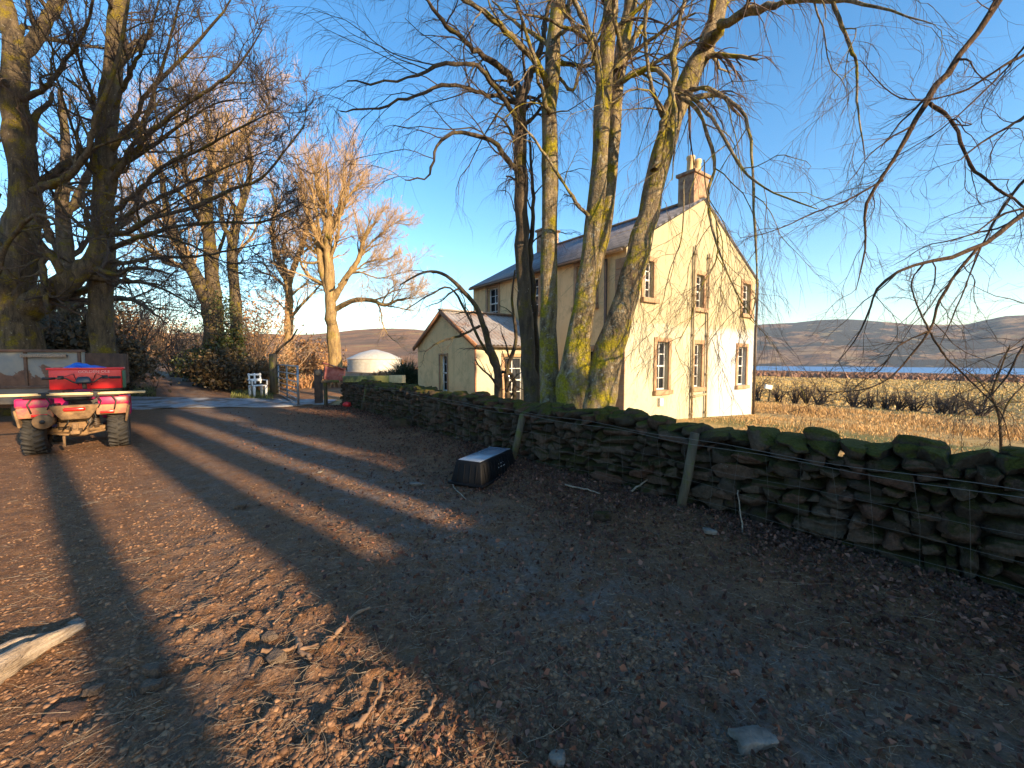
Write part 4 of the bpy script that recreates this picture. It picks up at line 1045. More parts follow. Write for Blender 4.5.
m = MB(); m.bar(ep(EL / 2, -.13, XZA + .08), ep(EL / 2, ED, XZA + .08), .22, .05); m.build('ridge', M['tin'], EXT)
m = MB(); m.bar(ep(-e, -.1, XZE - e * sx + .0), ep(-e, ED, XZE - e * sx), .09, .07); m.build('gutter', M['darkiron'], EXT)
m = MB(); m.tube([ep(-.05, -.05, XZE), ep(-.05, -.05, ZB)], .03, 8); m.build('corner_bead', M['rust_edge'], EXT)

# ------------------------------------------------------------------ white round tank
b = at(375, 373, 35); zt = gb(b[0], b[1]) - .05
T = thing('water_tank', 'white round tank with a low conical roof beyond the wall', 'tank', (b[0], b[1], zt))
rr = 2.15; m = MB(); m.disc_ring([(rr, 0), (rr, 1.45 - zt + .05)], (b[0], b[1], zt), seg=48); m.build('wall', M['tank'], T, smooth=True)
zw = 1.55; m = MB(); m.disc_ring([(rr + .06, zw - .02), (rr + .04, zw + .03), (rr * .55, zw + .50), (.25, zw + .76), (.001, zw + .78)], (b[0], b[1], 0), seg=48); m.build('roof', M['tank'], T, smooth=True)
for zz in (.5, .75, 1.0, 1.25):
    m = MB(); m.disc_ring([(rr + .004, zz), (rr + .025, zz + .012), (rr + .004, zz + .03)], (b[0], b[1], 0), seg=48); m.build('hoop', M['tank_seam'], T, smooth=True)

# ------------------------------------------------------------------ gate and posts
GH = np.array([at(277, 395, 16.6)[0], 16.6]); GE = np.array([at(296, 407, 12.9)[0], 12.9])
T = thing('gatepost', 'tall thick wooden gatepost at the hinge of the open metal gate', 'post', (GH[0] - .1, GH[1], 0))
m = MB(); m.tube([(GH[0] - .12, GH[1], -.2), (GH[0] - .10, GH[1], .8), (GH[0] - .13, GH[1] + .03, 1.70)], [.17, .155, .145], 12); m.build('post', M['wood_post'], T, smooth=True)
m = MB(); m.tube([(GH[0] - .12, GH[1], 1.55), (GH[0] + .15, GH[1] + .1, 1.95), (GH[0] + .55, GH[1] + .2, 2.3), (GH[0] + .8, GH[1] + .2, 2.7)], [.05, .05, .04, .025], 7); m.build('leaning_branch', M['bark_dark'], T, smooth=True)
T = thing('field_gate', 'grey galvanised seven bar field gate standing open beside the concrete', 'gate', (GH[0], GH[1], 0))
def gp(t, z): p = GH * (1 - t) + GE * t; return (p[0] + .08, p[1], z)
m = MB(); 
for t_, w in ((0.0, .03), (1.0, .035)): m.tube([gp(t_, .06), gp(t_, 1.28)], w, 8)
m.build('frame', M['galv'], T, smooth=True)
for z in (.08, .24, .40, .57, .76, 1.0, 1.26):
    m = MB(); m.tube([gp(0, z), gp(1, z)], .021 if z < 1.2 else .026, 8); m.build('bar', M['galv'], T, smooth=True)
m = MB(); m.bar(gp(.5, .06), gp(.5, 1.27), .05, .012); m.build('strut', M['galv'], T)
# dark latch post
b = at(319, 404, 13.6); T = thing('gatepost', 'dark square gatepost with a round pale disc, left of the red box', 'post', (b[0], b[1], 0))
m = MB(); m.box((b[0], b[1], .52), (.2, .2, 1.25)); m.build('post', M['rust_dark'], T, bevel=.01)
m = MB(); m.disc_ring([(.001, 0), (.09, 0), (.09, .02), (.001, .02)], (b[0] + .05, b[1] - .13, 1.04), axis='y', seg=20); m.build('disc', M['sandstone'], T)
# red letter box on stand
b = at(335, 404, 12.9); T = thing('letter_box', 'faded red tilted box on two timber legs at the end of the wall', 'letter box', (b[0], b[1], 0))
m = MB(); Rr_ = rz(.5) @ ry(.12); m.box((b[0], b[1], 1.03), (.58, .40, .40), Rr_); bx = m.build('box', M['letterbox_red'], T, bevel=.01)
m = MB(); m.box((b[0], b[1] - .02, 1.26), (.66, .48, .04), rz(.5) @ ry(.32)); m.build('lid', M['letterbox_red'], bx)
m = MB(); m.box((b[0] - .02, b[1] - .25, .80), (.5, .06, .08), rz(.3)); m.build('shelf', M['wood_post'], T)
for dx in (-.25, .28):
    m = MB(); m.box((b[0] + dx, b[1] + dx * .3, .38), (.09, .09, .9)); m.build('leg', M['wood_post'], T, bevel=.008)
# yellow rail over the wall
a_ = at(344, 379, 12.4); c_ = at(404, 379, 11.2)
T = thing('timber_rail', 'mossy yellow timber rail lying along the wall top right of the red box', 'rail', tuple(a_))
m = MB(); m.bar(a_, a_ * .2 + c_ * .8, .10, .19); m.build('rail', M['wood_yellow'], T, bevel=.008)
m = MB(); m.bar(a_ * .2 + c_ * .8 + np.array([0, 0, .0]), c_, .13, .21); m.build('sunlit_end', M['wood_new'], T, bevel=.008)  # sunlit end of the rail, its brightness put into paler wood
# red ball
b = at(347, 404, 12.2); m = MB(); stone(m, (0, 0, 0), (.22, .2, .18), None, 4, .9, .05, 1); o = m.build('buoy', M['red_plastic'], smooth=True); o.location = (b[0], b[1], gb(b[0], b[1]) + .08); tag(o, 'small round red float lying on the leaf litter below the red box', 'float')

# white plastic chair
b = at(258, 391, 15.6); T = thing('garden_chair', 'broken white plastic chair in the verge left of the tall gatepost', 'chair', (b[0], b[1], gb(b[0], b[1])), R(-40))
W = M['white_paint']
def loc(mb, name, mat, par, bevel=.01): return mb.build(name, mat, par, world=False, bevel=bevel)
m = MB(); m.box((0, 0, .42), (.50, .46, .04)); loc(m, 'seat', W, T)
m = MB(); m.box((-.27, 0, .62), (.045, .46, .10), ry(-.15)); m.box((-.31, 0, .82), (.045, .46, .07), ry(-.15))
for yy in (-.19, 0, .19): m.box((-.29, yy, .68), (.04, .06, .40), ry(-.15))
loc(m, 'backrest', W, T)
for (x_, y_) in ((-.22, -.2), (-.22, .2), (.22, -.2), (.22, .2)):
    m = MB(); m.frustum((x_, y_, 0), (.07, .06), (.11, .09), .40); loc(m, 'leg', W, T)
for y_ in (-.25, .25):
    m = MB(); m.box((-.02, y_, .62), (.46, .05, .03)); m.box((.20, y_, .52), (.05, .05, .2)); loc(m, 'armrest', W, T)

# ------------------------------------------------------------------ wire fence in front of the wall
T = thing('wire_fence', 'slack wire fence with leaning timber posts in front of the drystone wall', 'fence', (0.2, 5.2, 0))
def off(s, o_): x, y, d = wall_at(s); n = np.array([-d[1], d[0]]); n = n if n @ np.array([.785, .62]) > 0 else -n; return np.array([x - n[0] * o_, y - n[1] * o_])
def post(pb, pt, db, dt, r):
    a = at(*pb, db); b = at(*pt, dt); a[2] -= .05; m = MB(); m.tube([a, (a + b) / 2 + np.array([.01, 0, 0]), b], [r * .92, r, r * .95], 9); return m
for pb, pt, db, dt, r in (((678, 516), (695, 433), 3.78, 3.80, .042), ((512, 458), (523, 414), 5.55, 5.6, .05), ((425, 428), (441, 392), 8.35, 8.45, .045), ((452, 432), (466, 407), 7.8, 7.75, .025),
                          ((362, 409), (367, 385), 11.2, 11.2, .05), ((389, 415), (394, 392), 10.2, 10.3, .03)):
    post(pb, pt, db, dt, r).build('post', M['wood_post'], T, smooth=True)
SL = np.linspace(.2, LW - .3, 60)
def sag(z, k): return [(*off(s, .13 + .03 * math.sin(s * 1.3 + k)), z + .02 * math.sin(s * 1.1 + k) - .035 * math.sin(s * 2.2 + k * 2) ** 2 * .6 + .07 * sstep(5, 12, s)) for s in SL]
for k, z in enumerate((.74, .70, .50, .34, .18)):
    m = MB(); m.tube(sag(z, k * .4), .0022 if k < 2 else .0010, 5); m.build('strand', M['wire'], T)
m = MB()
for s in np.arange(.3, LW - .5, .22):
    p0 = off(s, .14); jx = random.uniform(-.05, .05); m.tube([(p0[0], p0[1], .14), (p0[0] + random.uniform(-.03, .03), p0[1], .4), (p0[0] + jx, p0[1] - jx, .68)], .0009, 4, False)
m.build('netting', M['wire'], T)
# loose sticks leaning on the wall
def stick(name, label, pts, r, mat=None):
    m = MB(); q, rr_ = resample(pts, np.linspace(r, r * .5, len(pts)), 10, .004); m.tubes(q[None], rr_[None], 6, True); o = m.build(name, mat or M['wood_grey'], smooth=True)
    c = np.array(pts[0]); 
    return tag(o, label, 'stick')
stick('stick', 'pale crooked twig standing against the wall right of the near leaning post', px([(745, 550), (741, 520), (738, 490)], (3.15, 3.3)), .008)
stick('stick', 'short cut stick on the leaves left of the near leaning post', px([(630, 492), (640, 485), (650, 478)], (4.15, 4.25)), .012)
stick('stick', 'pale stick lying behind the black tub at the foot of the mossy post', px([(489, 447), (498, 450), (510, 452)], (5.9, 5.75)), .018)
stick('stick', 'bent pale twig lying just left of the black tub', [np.array([*at(x, y, d)[:2], .03 + gb(*at(x, y, d)[:2])]) for x, y, d in ((455, 487, 4.75), (453, 491, 4.6), (458, 497, 4.4), (466, 506, 4.15))], .008)
stick('stick', 'long thin stick on the litter below the mossy wall', [np.array([*at(x, y, d)[:2], .05 + gb(*at(x, y, d)[:2])]) for x, y, d in ((565, 498, 4.35), (585, 502, 4.2), (600, 508, 4.05))], .009)

# ------------------------------------------------------------------ black tub upside down
a_ = np.array([-.35, 4.52]); b_ = np.array([.05, 5.36]); c_ = np.array([-.63, 4.70]); u = b_ - a_; Lb = np.linalg.norm(u); u /= Lb
v = np.array([-u[1], u[0]]); cen = (a_ + b_) / 2 + v * .19
zt = gb(cen[0], cen[1]) + .012
T = thing('storage_tub', 'black plastic tub lying upside down on the ground before the wall', 'tub', (cen[0], cen[1], zt), math.atan2(u[1], u[0]))
m = MB(); m.frustum((0, 0, 0), (Lb, .42), (Lb * .88, .33), .255); body = loc(m, 'body', M['black_plastic'], T, .018)
m = MB()
for k in range(11):
    for s in (-1, 1): m.box((-.36 + k * .072, s * .196, .12), (.014, .014, .2), rx(s * .16))
for k in range(4):
    for s in (-1, 1): m.box((s * (Lb / 2 - .028), -.12 + k * .08, .12), (.014, .014, .2), ry(-s * .2))
loc(m, 'ribs', M['black_plastic'], T, .003)
m = MB(); m.box((0, 0, .004), (Lb + .05, .47, .03)); loc(m, 'rim', M['black_plastic'], T, .01)
m = MB(); m.box((0, 0, .2575), (Lb * .84, .29, .007)); loc(m, 'base_panel', M['wet_sheen'], T, .003)
m = MB()
for (z_, n_, x_) in ((.155, 5, .02), (.115, 7, .0)):
    for k in range(n_): m.box((-.02 + x_ + k * .026, -.1795 - (.17 - z_) * .19, z_), (.018, .003, .011), rx(-.17))
loc(m, 'marking', mk('pale_print', (.5, .5, .5), None, bump=0), T, 0)

# ------------------------------------------------------------------ quad bike
HD = math.atan2(.76, -.65) - pi / 2
QA = np.array([-6.95, 6.62]); QZ = gb(*QA)
Q = thing('quad_bike', 'muddy red quad bike seen from behind, parked at the left of the yard', 'quad bike', (QA[0], QA[1], QZ), HD)
def wheel(x, y, r, w):
    m = MB(); prof = []
    for k in range(13):
        t_ = k / 12; a_ = pi * t_; prof.append((r - .075 + .06 * sin(a_) ** .6 if 0 < t_ < 1 else r - .12, -w / 2 + w * t_))
    prof = [(r * .52, -w / 2 + .03)] + prof + [(r * .52, w / 2 - .03)]
    m.disc_ring(prof, (x, y, r), axis='x', seg=32)
    for k in range(22):   # chevron lugs
        a_ = k / 22 * 2 * pi
        for s in (-1, 1):
            aa = a_ + (0 if s < 0 else pi / 22); rot = rx(-aa); dr = rot @ np.array([0, 0, 1.0])
            cc = np.array([x + s * w * .24, y, r]) + dr * (r - .022); m.box(cc, (w * .46, .035, .045), rot @ rz(s * .5))
    wl = m.build('wheel', M['tyre'], Q, smooth=False, world=False)
    m = MB(); m.disc_ring([(r * .54, -w / 2 + .05), (r * .45, -w / 2 + .05), (r * .4, -.02), (.05, 0), (.05, .05), (r * .4, .0), (r * .45, w / 2 - .05), (r * .54, w / 2 - .05)], (x, y, r), axis='x', seg=24); m.build('rim', M['mud'], wl, world=False, smooth=True)
for x in (-.46, .46): wheel(x, 0, .33, .27); wheel(x * .93, 1.22, .32, .2)
def fender(x0, x1, yc, R0, z0, name, mat, a0=-.15 * pi, a1=1.1 * pi, th=.02):
    m = MB(); n = 18; aa = np.linspace(a0, a1, n); V = []
    for a_ in aa:
        # squarish arch
        cx = np.sign(cos(a_)) * abs(cos(a_)) ** .6 * R0; cz = np.sign(sin(a_)) * abs(sin(a_)) ** .6 * R0 * .95
        for x_ in (x0, x1):
            for e_ in (0, th): V.append((x_, yc + cx * (1 + e_ / R0), z0 + cz + e_))
    Qs = []
    for i in range(n - 1):
        b0 = i * 4; Qs += [[b0 + 1, b0 + 3, b0 + 7, b0 + 5], [b0, b0 + 4, b0 + 6, b0 + 2], [b0, b0 + 1, b0 + 5, b0 + 4], [b0 + 2, b0 + 6, b0 + 7, b0 + 3]]
    Qs += [[0, 2, 3, 1], [4 * n - 4, 4 * n - 3, 4 * n - 1, 4 * n - 2]]
    m.raw(V, Qs); return m.build(name, mat, Q, world=False, smooth=False, bevel=.006)
for s in (-1, 1):
    x0, x1 = (.22, .60) if s > 0 else (-.60, -.22)
    fender(x0, x1, .0, .40, .36, 'rear_fender', M['fender'], .05 * pi, .80 * pi)
    m = MB(); m.box(((x0 + x1) / 2, -.36, .66), (.37, .05, .16), rx(.1)); m.build('fender_flap', M['fender_mud'], Q, world=False, bevel=.02)
    m = MB(); m.box((s * .585, -.2, .58), (.03, .40, .26), ry(s * .15)); m.build('fender_side', M['mud'], Q, world=False, bevel=.01)
    fender(x0 * .95, x1 * .95, 1.22, .38, .40, 'front_fender', M['fender_top'], .0, 1.0 * pi)
    m = MB(); m.box((s * .43, -.20, .79), (.36, .36, .15), rx(-.08)); m.build('fender_top', M['fender_top'], Q, world=False, bevel=.03)
    m = MB(); m.box((s * .40, -.36, .845), (.12, .012, .06), rx(-.3)); m.build('sticker', M['white_paint'], Q, world=False)
    m = MB(); m.box((s * .36, -.435, .625), (.16, .02, .035)); m.build('reflector', M['red_lens'], Q, world=False, bevel=.005)
# tail: central cover, light, axle, drivetrain
m = MB(); m.frustum((0, -.34, .53), (.30, .12), (.58, .16), .22); m.build('tail_cover', M['mud'], Q, world=False, bevel=.02)
m = MB(); m.box((0, -.43, .69), (.24, .05, .055)); m.build('tail_light', M['red_lens'], Q, world=False, bevel=.02)
m = MB(); m.tube([(-.40, 0, .33), (.40, 0, .33)], .045, 12); m.build('axle', M['mud'], Q, world=False, smooth=True)
m = MB(); stone(m, (.0, -.02, .33), (.24, .24, .22), None, 4, .6, .1); m.tube([(0, 0, .33), (0, 1.0, .38)], .05, 10); m.box((-.05, -.02, .50), (.32, .22, .20)); m.build('differential', M['mud'], Q, world=False, smooth=False, bevel=.01)
m = MB(); m.disc_ring([(.001, -.02), (.10, -.02), (.11, .0), (.11, .30), (.001, .30)], (-.33, -.44, .53), axis='y', seg=20); m.build('silencer', M['mud'], Q, world=False, smooth=True)
m = MB(); m.tube([(-.33, -.2, .53), (-.15, .5, .5), (-.1, .9, .5)], .03, 8); m.build('exhaust_pipe', M['rust_dark'], Q, world=False, smooth=True)
for s in (-1, 1):
    m = MB(); m.tube([(s * .20, -.03, .34), (s * .17, .03, .68)], .035, 8); 
    for k in range(8): m.disc_ring([(.045, -.012), (.056, 0), (.045, .012)], (s * (.195 - k * .003), -.03 + k * .006, .40 + k * .03), seg=12)
    m.build('shock_absorber', M['darkiron'], Q, world=False, smooth=True)
m = MB(); m.box((0, -.30, .34), (.10, .40, .05)); m.box((0, -.46, .40), (.07, .04, .16)); m.box((-.14, -.30, .20), (.03, .05, .16)); m.tube([(0, -.50, .40), (0, -.50, .47)], .028, 10); m.build('tow_hitch', M['mud'], Q, world=False, bevel=.006)
m = MB(); m.box((0, .45, .46), (.34, 1.0, .30)); m.build('frame', M['darkiron'], Q, world=False, bevel=.04)
m = MB(); m.box((0, .12, .86), (.30, .62, .13)); m.build('seat', M['seat'], Q, world=False, bevel=.05)
m = MB(); m.frustum((0, .62, .76), (.32, .42), (.20, .30), .18); m.build('fuel_tank', M['fender_top'], Q, world=False, bevel=.04)
for s in (-1, 1): m = MB(); m.box((s * .33, .62, .34), (.22, .5, .03)); m.build('footrest', M['rubber'], Q, world=False, bevel=.01)
m = MB()
for s_, z_ in ((-.12, .50), (.10, .46), (.18, .55)): m.tube([(s_, -.28, z_ + .12), (s_ + .04, -.33, z_), (s_ - .03, -.26, z_ - .12), (s_, -.05, z_ - .1)], .008, 6)
m.build('cable', M['rubber'], Q, world=False, smooth=True)
for s in (-1, 1):
    m = MB(); m.bar((s * .10, .05, .30), (s * .34, .0, .30), .04, .03); m.bar((s * .10, -.12, .27), (s * .34, -.03, .30), .03, .03); m.build('suspension_arm', M['mud'], Q, world=False)
    m = MB(); m.box((s * .24, -.30, .70), (.10, .16, .14), ry(s * .3)); m.build('inner_panel', M['rubber'], Q, world=False, bevel=.02)
    m = MB(); m.tube([(s * .42, -.42, .885), (s * .47, -.46, .80), (s * .44, -.42, .66)], .010, 6); m.build('rack_stay', M['darkiron'], Q, world=False, smooth=True)
m = MB(); m.disc_ring([(.001, -.005), (.03, -.005), (.03, .0), (.001, .0)], (-.33, -.47, .53), axis='y', seg=12); m.build('tailpipe_hole', M['rubber'], Q, world=False)
# racks
m = MB()
for x in (-.36, -.12, .12, .36): m.tube([(x, -.44, .885), (x, .02, .885)], .012, 6)
for y in (-.44, -.2, .0): m.tube([(-.50, y, .89), (.50, y, .89)], .014, 6)
for s in (-1, 1): m.tube([(s * .5, -.44, .89), (s * .5, .0, .89)], .014, 6); m.tube([(s * .3, -.3, .88), (s * .3, -.28, .70)], .014, 6)
m.build('rear_rack', M['darkiron'], Q, world=False, smooth=True)
m = MB()
for x in (-.36, -.12, .12, .36): m.tube([(x, 1.02, .90), (x, 1.56, .90)], .012, 6)
for y in (1.02, 1.3, 1.56): m.tube([(-.46, y, .905), (.46, y, .905)], .014, 6)
for s in (-1, 1): m.tube([(s * .3, 1.2, .90), (s * .25, 1.2, .60)], .016, 6)
m.build('front_rack', M['darkiron'], Q, world=False, smooth=True)
m = MB(); m.tube([(-.44, .70, 1.13), (-.22, .80, 1.13), (-.12, .84, 1.05), (.12, .84, 1.05), (.22, .80, 1.13), (.44, .70, 1.13)], .013, 8); m.tube([(0, .84, 1.05), (0, 1.0, .75)], .03, 8); hb = m.build('handlebar', M['darkiron'], Q, world=False, smooth=True)
for s in (-1, 1):
    m = MB(); m.tube([(s * .33, .75, 1.13), (s * .47, .69, 1.13)], .021, 10); m.build('grip', M['rubber'], hb, world=False, smooth=True)
    m = MB(); m.tube([(s * .26, .86, 1.14), (s * .42, .82, 1.13)], .008, 6); m.box((s * .27, .79, 1.14), (.07, .05, .06)); m.tube([(s * .26, .85, 1.14), (s * .14, .98, 1.2), (s * .08, .95, 1.0)], .006, 5); m.build('brake_lever', M['rubber'], hb, world=False)
m = MB(); m.frustum((0, .80, 1.03), (.22, .14), (.15, .09), .12); m.build('instrument_pod', M['seat'], hb, world=False, bevel=.03)
m = MB(); m.box((.0, 1.42, .62), (.5, .12, .26)); m.build('front_bumper', M['darkiron'], Q, world=False, bevel=.03)

def qw(x, y, z):   # bike-local to world
    p = rz(HD) @ np.array([x, y, z]); return np.array([p[0] + QA[0], p[1] + QA[1], p[2] + QZ])
# red box on the front rack
bw = qw(.02, 1.30, .925); T = thing('plastic_crate', 'red plastic box with lettering on the front rack of the quad bike', 'crate', tuple(bw), HD)
m = MB(); z0, z1 = 0, .37
for (cx, cy, sx_, sy_) in ((0, -.27, .90, .02), (0, .27, .90, .02), (-.45, 0, .02, .52), (.45, 0, .02, .52)):
    m.box((cx, cy, .185), (sx_, sy_, .37))
m.box((0, 0, .012), (.88, .52, .02)); loc(m, 'body', M['red_plastic'], T, .006)
m = MB()
for s in (-1, 1): m.box((0, s * .285, .36), (.97, .025, .035)); m.box((s * .475, 0, .36), (.025, .545, .035))
loc(m, 'rim', M['red_plastic'], T, .006)
m = MB(); m.box((.478, -.02, .16), (.03, .50, .32)); loc(m, 'end_panel', mk('green_panel', (.03, .10, .05), (.05, .14, .07), 5, .6, .1), T, .004)
tx = bpy.data.curves.new('lettering', 'FONT'); tx.body = 'GOLDEN OLE'; tx.size = .066; tx.extrude = .001; tx.align_x = 'CENTER'; tx.materials.append(mk('pink_print', (.80, .35, .32), None, bump=0))
tmp = bpy.data.objects.new('tmp', tx); link(tmp); bpy.context.view_layer.update(); tme = bpy.data.meshes.new_from_object(tmp); bpy.data.objects.remove(tmp)
to = bpy.data.objects.new('lettering', tme); link(to, T); to.location = (.10, -.2835, .285); to.rotation_euler = (R(90), 0, 0)
# blue sheet
n = 26; gx, gy = np.meshgrid(np.linspace(-.30, .30, n), np.linspace(-.24, .22, n)); gz = .30 + .13 * np.exp(-((gx + .18) / .16) ** 2 - (gy / .25) ** 2) + .10 * np.exp(-((gx - .1) / .25) ** 2 - (gy / .3) ** 2) + .03 * fbm(gx * 9, gy * 9, 3, 5)
m = MB(); V = np.stack([gx, gy, gz], -1).reshape(-1, 3); i = np.arange(n - 1)[:, None] * n; j = np.arange(n - 1)[None]
m.raw(V, np.stack([i + j, i + j + 1, i + n + j + 1, i + n + j], -1).reshape(-1, 4)); V2 = V.copy(); V2[:, 2] = .03
m.raw(V2, np.stack([i + n + j, i + n + j + 1, i + j + 1, i + j], -1).reshape(-1, 4))
o = m.build('tarpaulin', M['blue_sheet'], smooth=True); o.location = bw; o.rotation_euler = (0, 0, HD); tag(o, 'crumpled blue sheet stuffed in the red box on the quad bike', 'tarpaulin')
# plank across the rear rack
p0 = at(-30, 397, 6.0); p1 = at(150, 401, 6.62)
dirp = np.array([cos(HD), sin(HD)]); cpl = qw(.1, -.40, .925)
A_ = cpl + np.array([dirp[0], dirp[1], -.012]) * -1.25; B_ = cpl + np.array([dirp[0], dirp[1], -.012]) * .72
m = MB(); m.bar(A_, B_, .09, .035); o = m.build('wooden_plank', M['wood_new'], bevel=.004); tag(o, 'long pale wooden plank strapped across the rear rack of the quad bike', 'plank')
for x in (-.30, .24):
    c0 = qw(x, -.41, .925); m = MB(); a1 = qw(x - .1, -.40, .955); b1 = qw(x + .1, -.43, .955)
    rot = rz(HD); m.box(c0 + np.array([0, 0, .022]), (.11, .11, .02), rot); m.box(qw(x, -.462, .91), (.05, .014, .07), rot)
    m.tube([qw(x, -.47, .93), qw(x + .06, -.46, .80), qw(x + .02, -.42, .70)], .009, 6)
    o = m.build('strap', M['rubber'], bevel=.004); tag(o, 'black rubber strap holding the plank at the ' + ('muddy silencer side of the quad bike' if x < 0 else 'end of the plank nearest the lane'), 'strap')

# ------------------------------------------------------------------ rusty trailer
T = thing('trailer', 'rusty steel trailer body with flaking blue grey paint behind the quad bike', 'trailer', (-10.85, 8.35, 0), .165)
m = MB(); m.box((0, 0, 1.27), (3.9, .06, .72)); loc(m, 'side_panel', M['rust_panel'], T, .004)
m = MB(); m.box((0, .62, .93), (3.9, 1.2, .06)); m.box((0, 1.22, 1.25), (3.9, .05, .7)); m.box((1.92, .62, 1.25), (.05, 1.14, .7)); m.box((-1.92, .62, 1.25), (.05, 1.14, .7)); loc(m, 'bed', M['rust_dark'], T, .004)
m = MB(); m.box((0, -.035, 1.64), (3.94, .09, .05)); loc(m, 'top_rail', M['rust_dark'], T, .004)
m = MB(); m.box((0, -.02, .72), (3.9, .05, .34)); loc(m, 'lower_panel', mk('grey_brown_panel', (.12, .10, .08), (.20, .17, .14), 3, .8, .3), T, .004)
m = MB(); m.box((0, .3, .50), (3.7, .1, .1)); m.box((0, 1.0, .50), (3.7, .1, .1)); loc(m, 'chassis', M['rust_dark'], T, .004)
for x in (-1.9, -.95, 0, .95, 1.9):
    m = MB(); m.box((x, -.045, 1.27), (.05, .035, .70)); loc(m, 'rib', M['rust_dark'], T, .004)
m = MB(); m.box((0, -.05, .90), (3.9, .05, .05)); loc(m, 'seam_rail', M['rust_dark'], T, .004)
m = MB(); m.box((1.3, -.085, 1.54), (.8, .03, .07)); loc(m, 'batten', M['wood_grey'], T, .004)
for x in (-1.1, .9):
    m = MB(); m.disc_ring([(.12, -.1), (.34, -.1), (.38, -.05), (.38, .05), (.34, .1), (.12, .1)], (x, .15, .38), axis='y', seg=28); wl = m.build('wheel', M['tyre'], T, world=False, smooth=True)

def ground_fine(x, y):
    r = np.hypot(x, y); q = beyond(x, y); yard = 1 - sstep(-.1, .5, q); z = ground_z(x, y); fine = yard * sstep(13, 6, r)
    z = z + fine * (fbm(x * 5, y * 5, 4, 31) * .014 + np.abs(fbm(x * 16, y * 16, 3, 37)) * .012 + fbm(x * 50, y * 50, 2, 39) * .004)
    clod = np.exp(-((x * .64 + y * .77 - .75) / .5) ** 2) * sstep(6, 2, r)
    return z + clod * np.clip(fbm(x * 11, y * 11, 3, 47), 0, 1) * .07
# ------------------------------------------------------------------ log, stones, litter
def on(px_, py_):  # ground point under a pixel in the yard
    r = ray(px_, py_); d = EYE / -r[2] * r[1]
    for _ in range(3):
        p = at(px_, py_, d); z = gb(p[0], p[1]); d = (EYE - z) / -r[2] * r[1]
    p = at(px_, py_, d); return np.array([p[0], p[1], max(float(ground_fine(np.array([p[0] + e[0]]), np.array([p[1] + e[1]]))[0]) for e in ((0, 0), (.02, 0), (-.02, 0), (0, .02), (0, -.02)))])
a_ = on(85, 634); b_ = on(30, 664); c_ = on(-30, 700); dd = c_ - a_
q, rr_ = resample([a_ + (0, 0, .05), b_ + (0, 0, .06), c_ + (0, 0, .06), c_ + dd * .6 + (0, 0, .06)], [.012, .045, .065, .07], 22, .002)
m = MB(); m.tubes(q[None], rr_[None], 14, True, flute=.22); o = m.build('fallen_branch', M['wood_grey'], smooth=True); tag(o, 'bleached split branch lying on the gravel at the lower left', 'log')
a2 = on(60, 642); c2 = on(-20, 672)
q, rr_ = resample([a2 + (0, 0, .03), (a2 + c2) / 2 + (0, 0, .06), c2 + (0, 0, .05)], [.012, .03, .035], 14, .002)
m = MB(); m.tubes(q[None], rr_[None], 9, True, flute=.25); o = m.build('branch_splinter', M['wood_grey'], smooth=True); tag(o, 'narrow splinter of wood lying along the upper edge of the bleached branch', 'splinter')
def rock(label, px_, py_, w, h, t_, cat='stone', flat=.5, mat='looserock'):
    p = on(px_, py_); s = w / F * p[1]; m = MB(); stone(m, (0, 0, 0), (s, s * h, s * flat), rz(RNG.uniform(-.3, .3)), 9, .35, .13, t_)
    o = m.build('stone', M[mat], smooth=True); o.location = p + (0, 0, s * flat * .26 + .004); tag(o, label, cat); return o
M['pale'] = mk('pale_stone', (.10, .08, .062), (.24, .20, .16), 9, .9, .9, 40, .015)
rock('pale flat stone at the bottom right of the yard', 752, 745, 44, .55, .6, flat=.3, mat='pale')
rock('whitish stone touching the tip of the bleached branch', 76, 628, 15, .6, .6, mat='pale')
rock('reddish flat slab of stone at the bottom left corner', 68, 716, 34, .7, .95, flat=.2)
rock('grey rounded stone below the bleached branch, left of two darker ones', 94, 693, 17, .8, .5)
rock('grey stone right of the bleached branch, upper of a pair', 154, 678, 20, .6, .4)
rock('grey stone right of the bleached branch, lower of a pair', 153, 691, 20, .6, .4)
rock('orange lit stone beside the tangle of roots', 276, 667, 17, .9, .6, flat=.6)
rock('small orange stone among the roots', 270, 641, 13, .7, .6, flat=.6)
rock('bluish stone in the shaded gravel', 477, 693, 15, .8, .5)
rock('pale stone at the bottom edge of the shaded gravel', 556, 764, 17, .8, .5, mat='pale')
rock('flat pale scrap of stone left of the black tub', 416, 485, 14, .5, .6, flat=.15, mat='pale')
rock('white pebble at the foot of the wall near the leaning post', 709, 534, 12, .8, .6, mat='pale')
rock('mossy flat rock at the foot of the wall left of the black tub', 402, 427, 24, .5, .3, mat='wallstone')
rock('grey boulder lying in the sunny strip left of the yard', 240, 509, 12, .6, .4)
rock('brown stone in the litter, lying below the leaning post', 602, 520, 20, .6, .2, mat='wallstone')
rock('small white scrap on the dirt below the concrete', 320, 473, 5, .8, .6, mat='pale')
p = on(352, 640)

# roots breaking the surface at lower middle
m = MB()
for pts in ([(300, 655), (318, 648), (335, 640), (352, 620), (370, 612)], [(262, 664), (285, 655), (300, 650)], [(345, 735), (365, 725), (378, 705), (382, 690)], [(405, 735), (425, 720), (435, 700)], [(296, 640), (300, 655), (312, 662)]):
    w = [on(*p_) + (0, 0, .012) for p_ in pts]; q, rr_ = resample(w, [.010] * len(w), 14, .004); m.tubes(q[None], (rr_ * RNG.uniform(.5, 1.4, 14))[None], 6)
o = m.build('roots', mk('root_bark', (.16, .09, .05), (.28, .17, .10), 10, .9, .4), smooth=True); tag(o, None, None, kind='stuff')

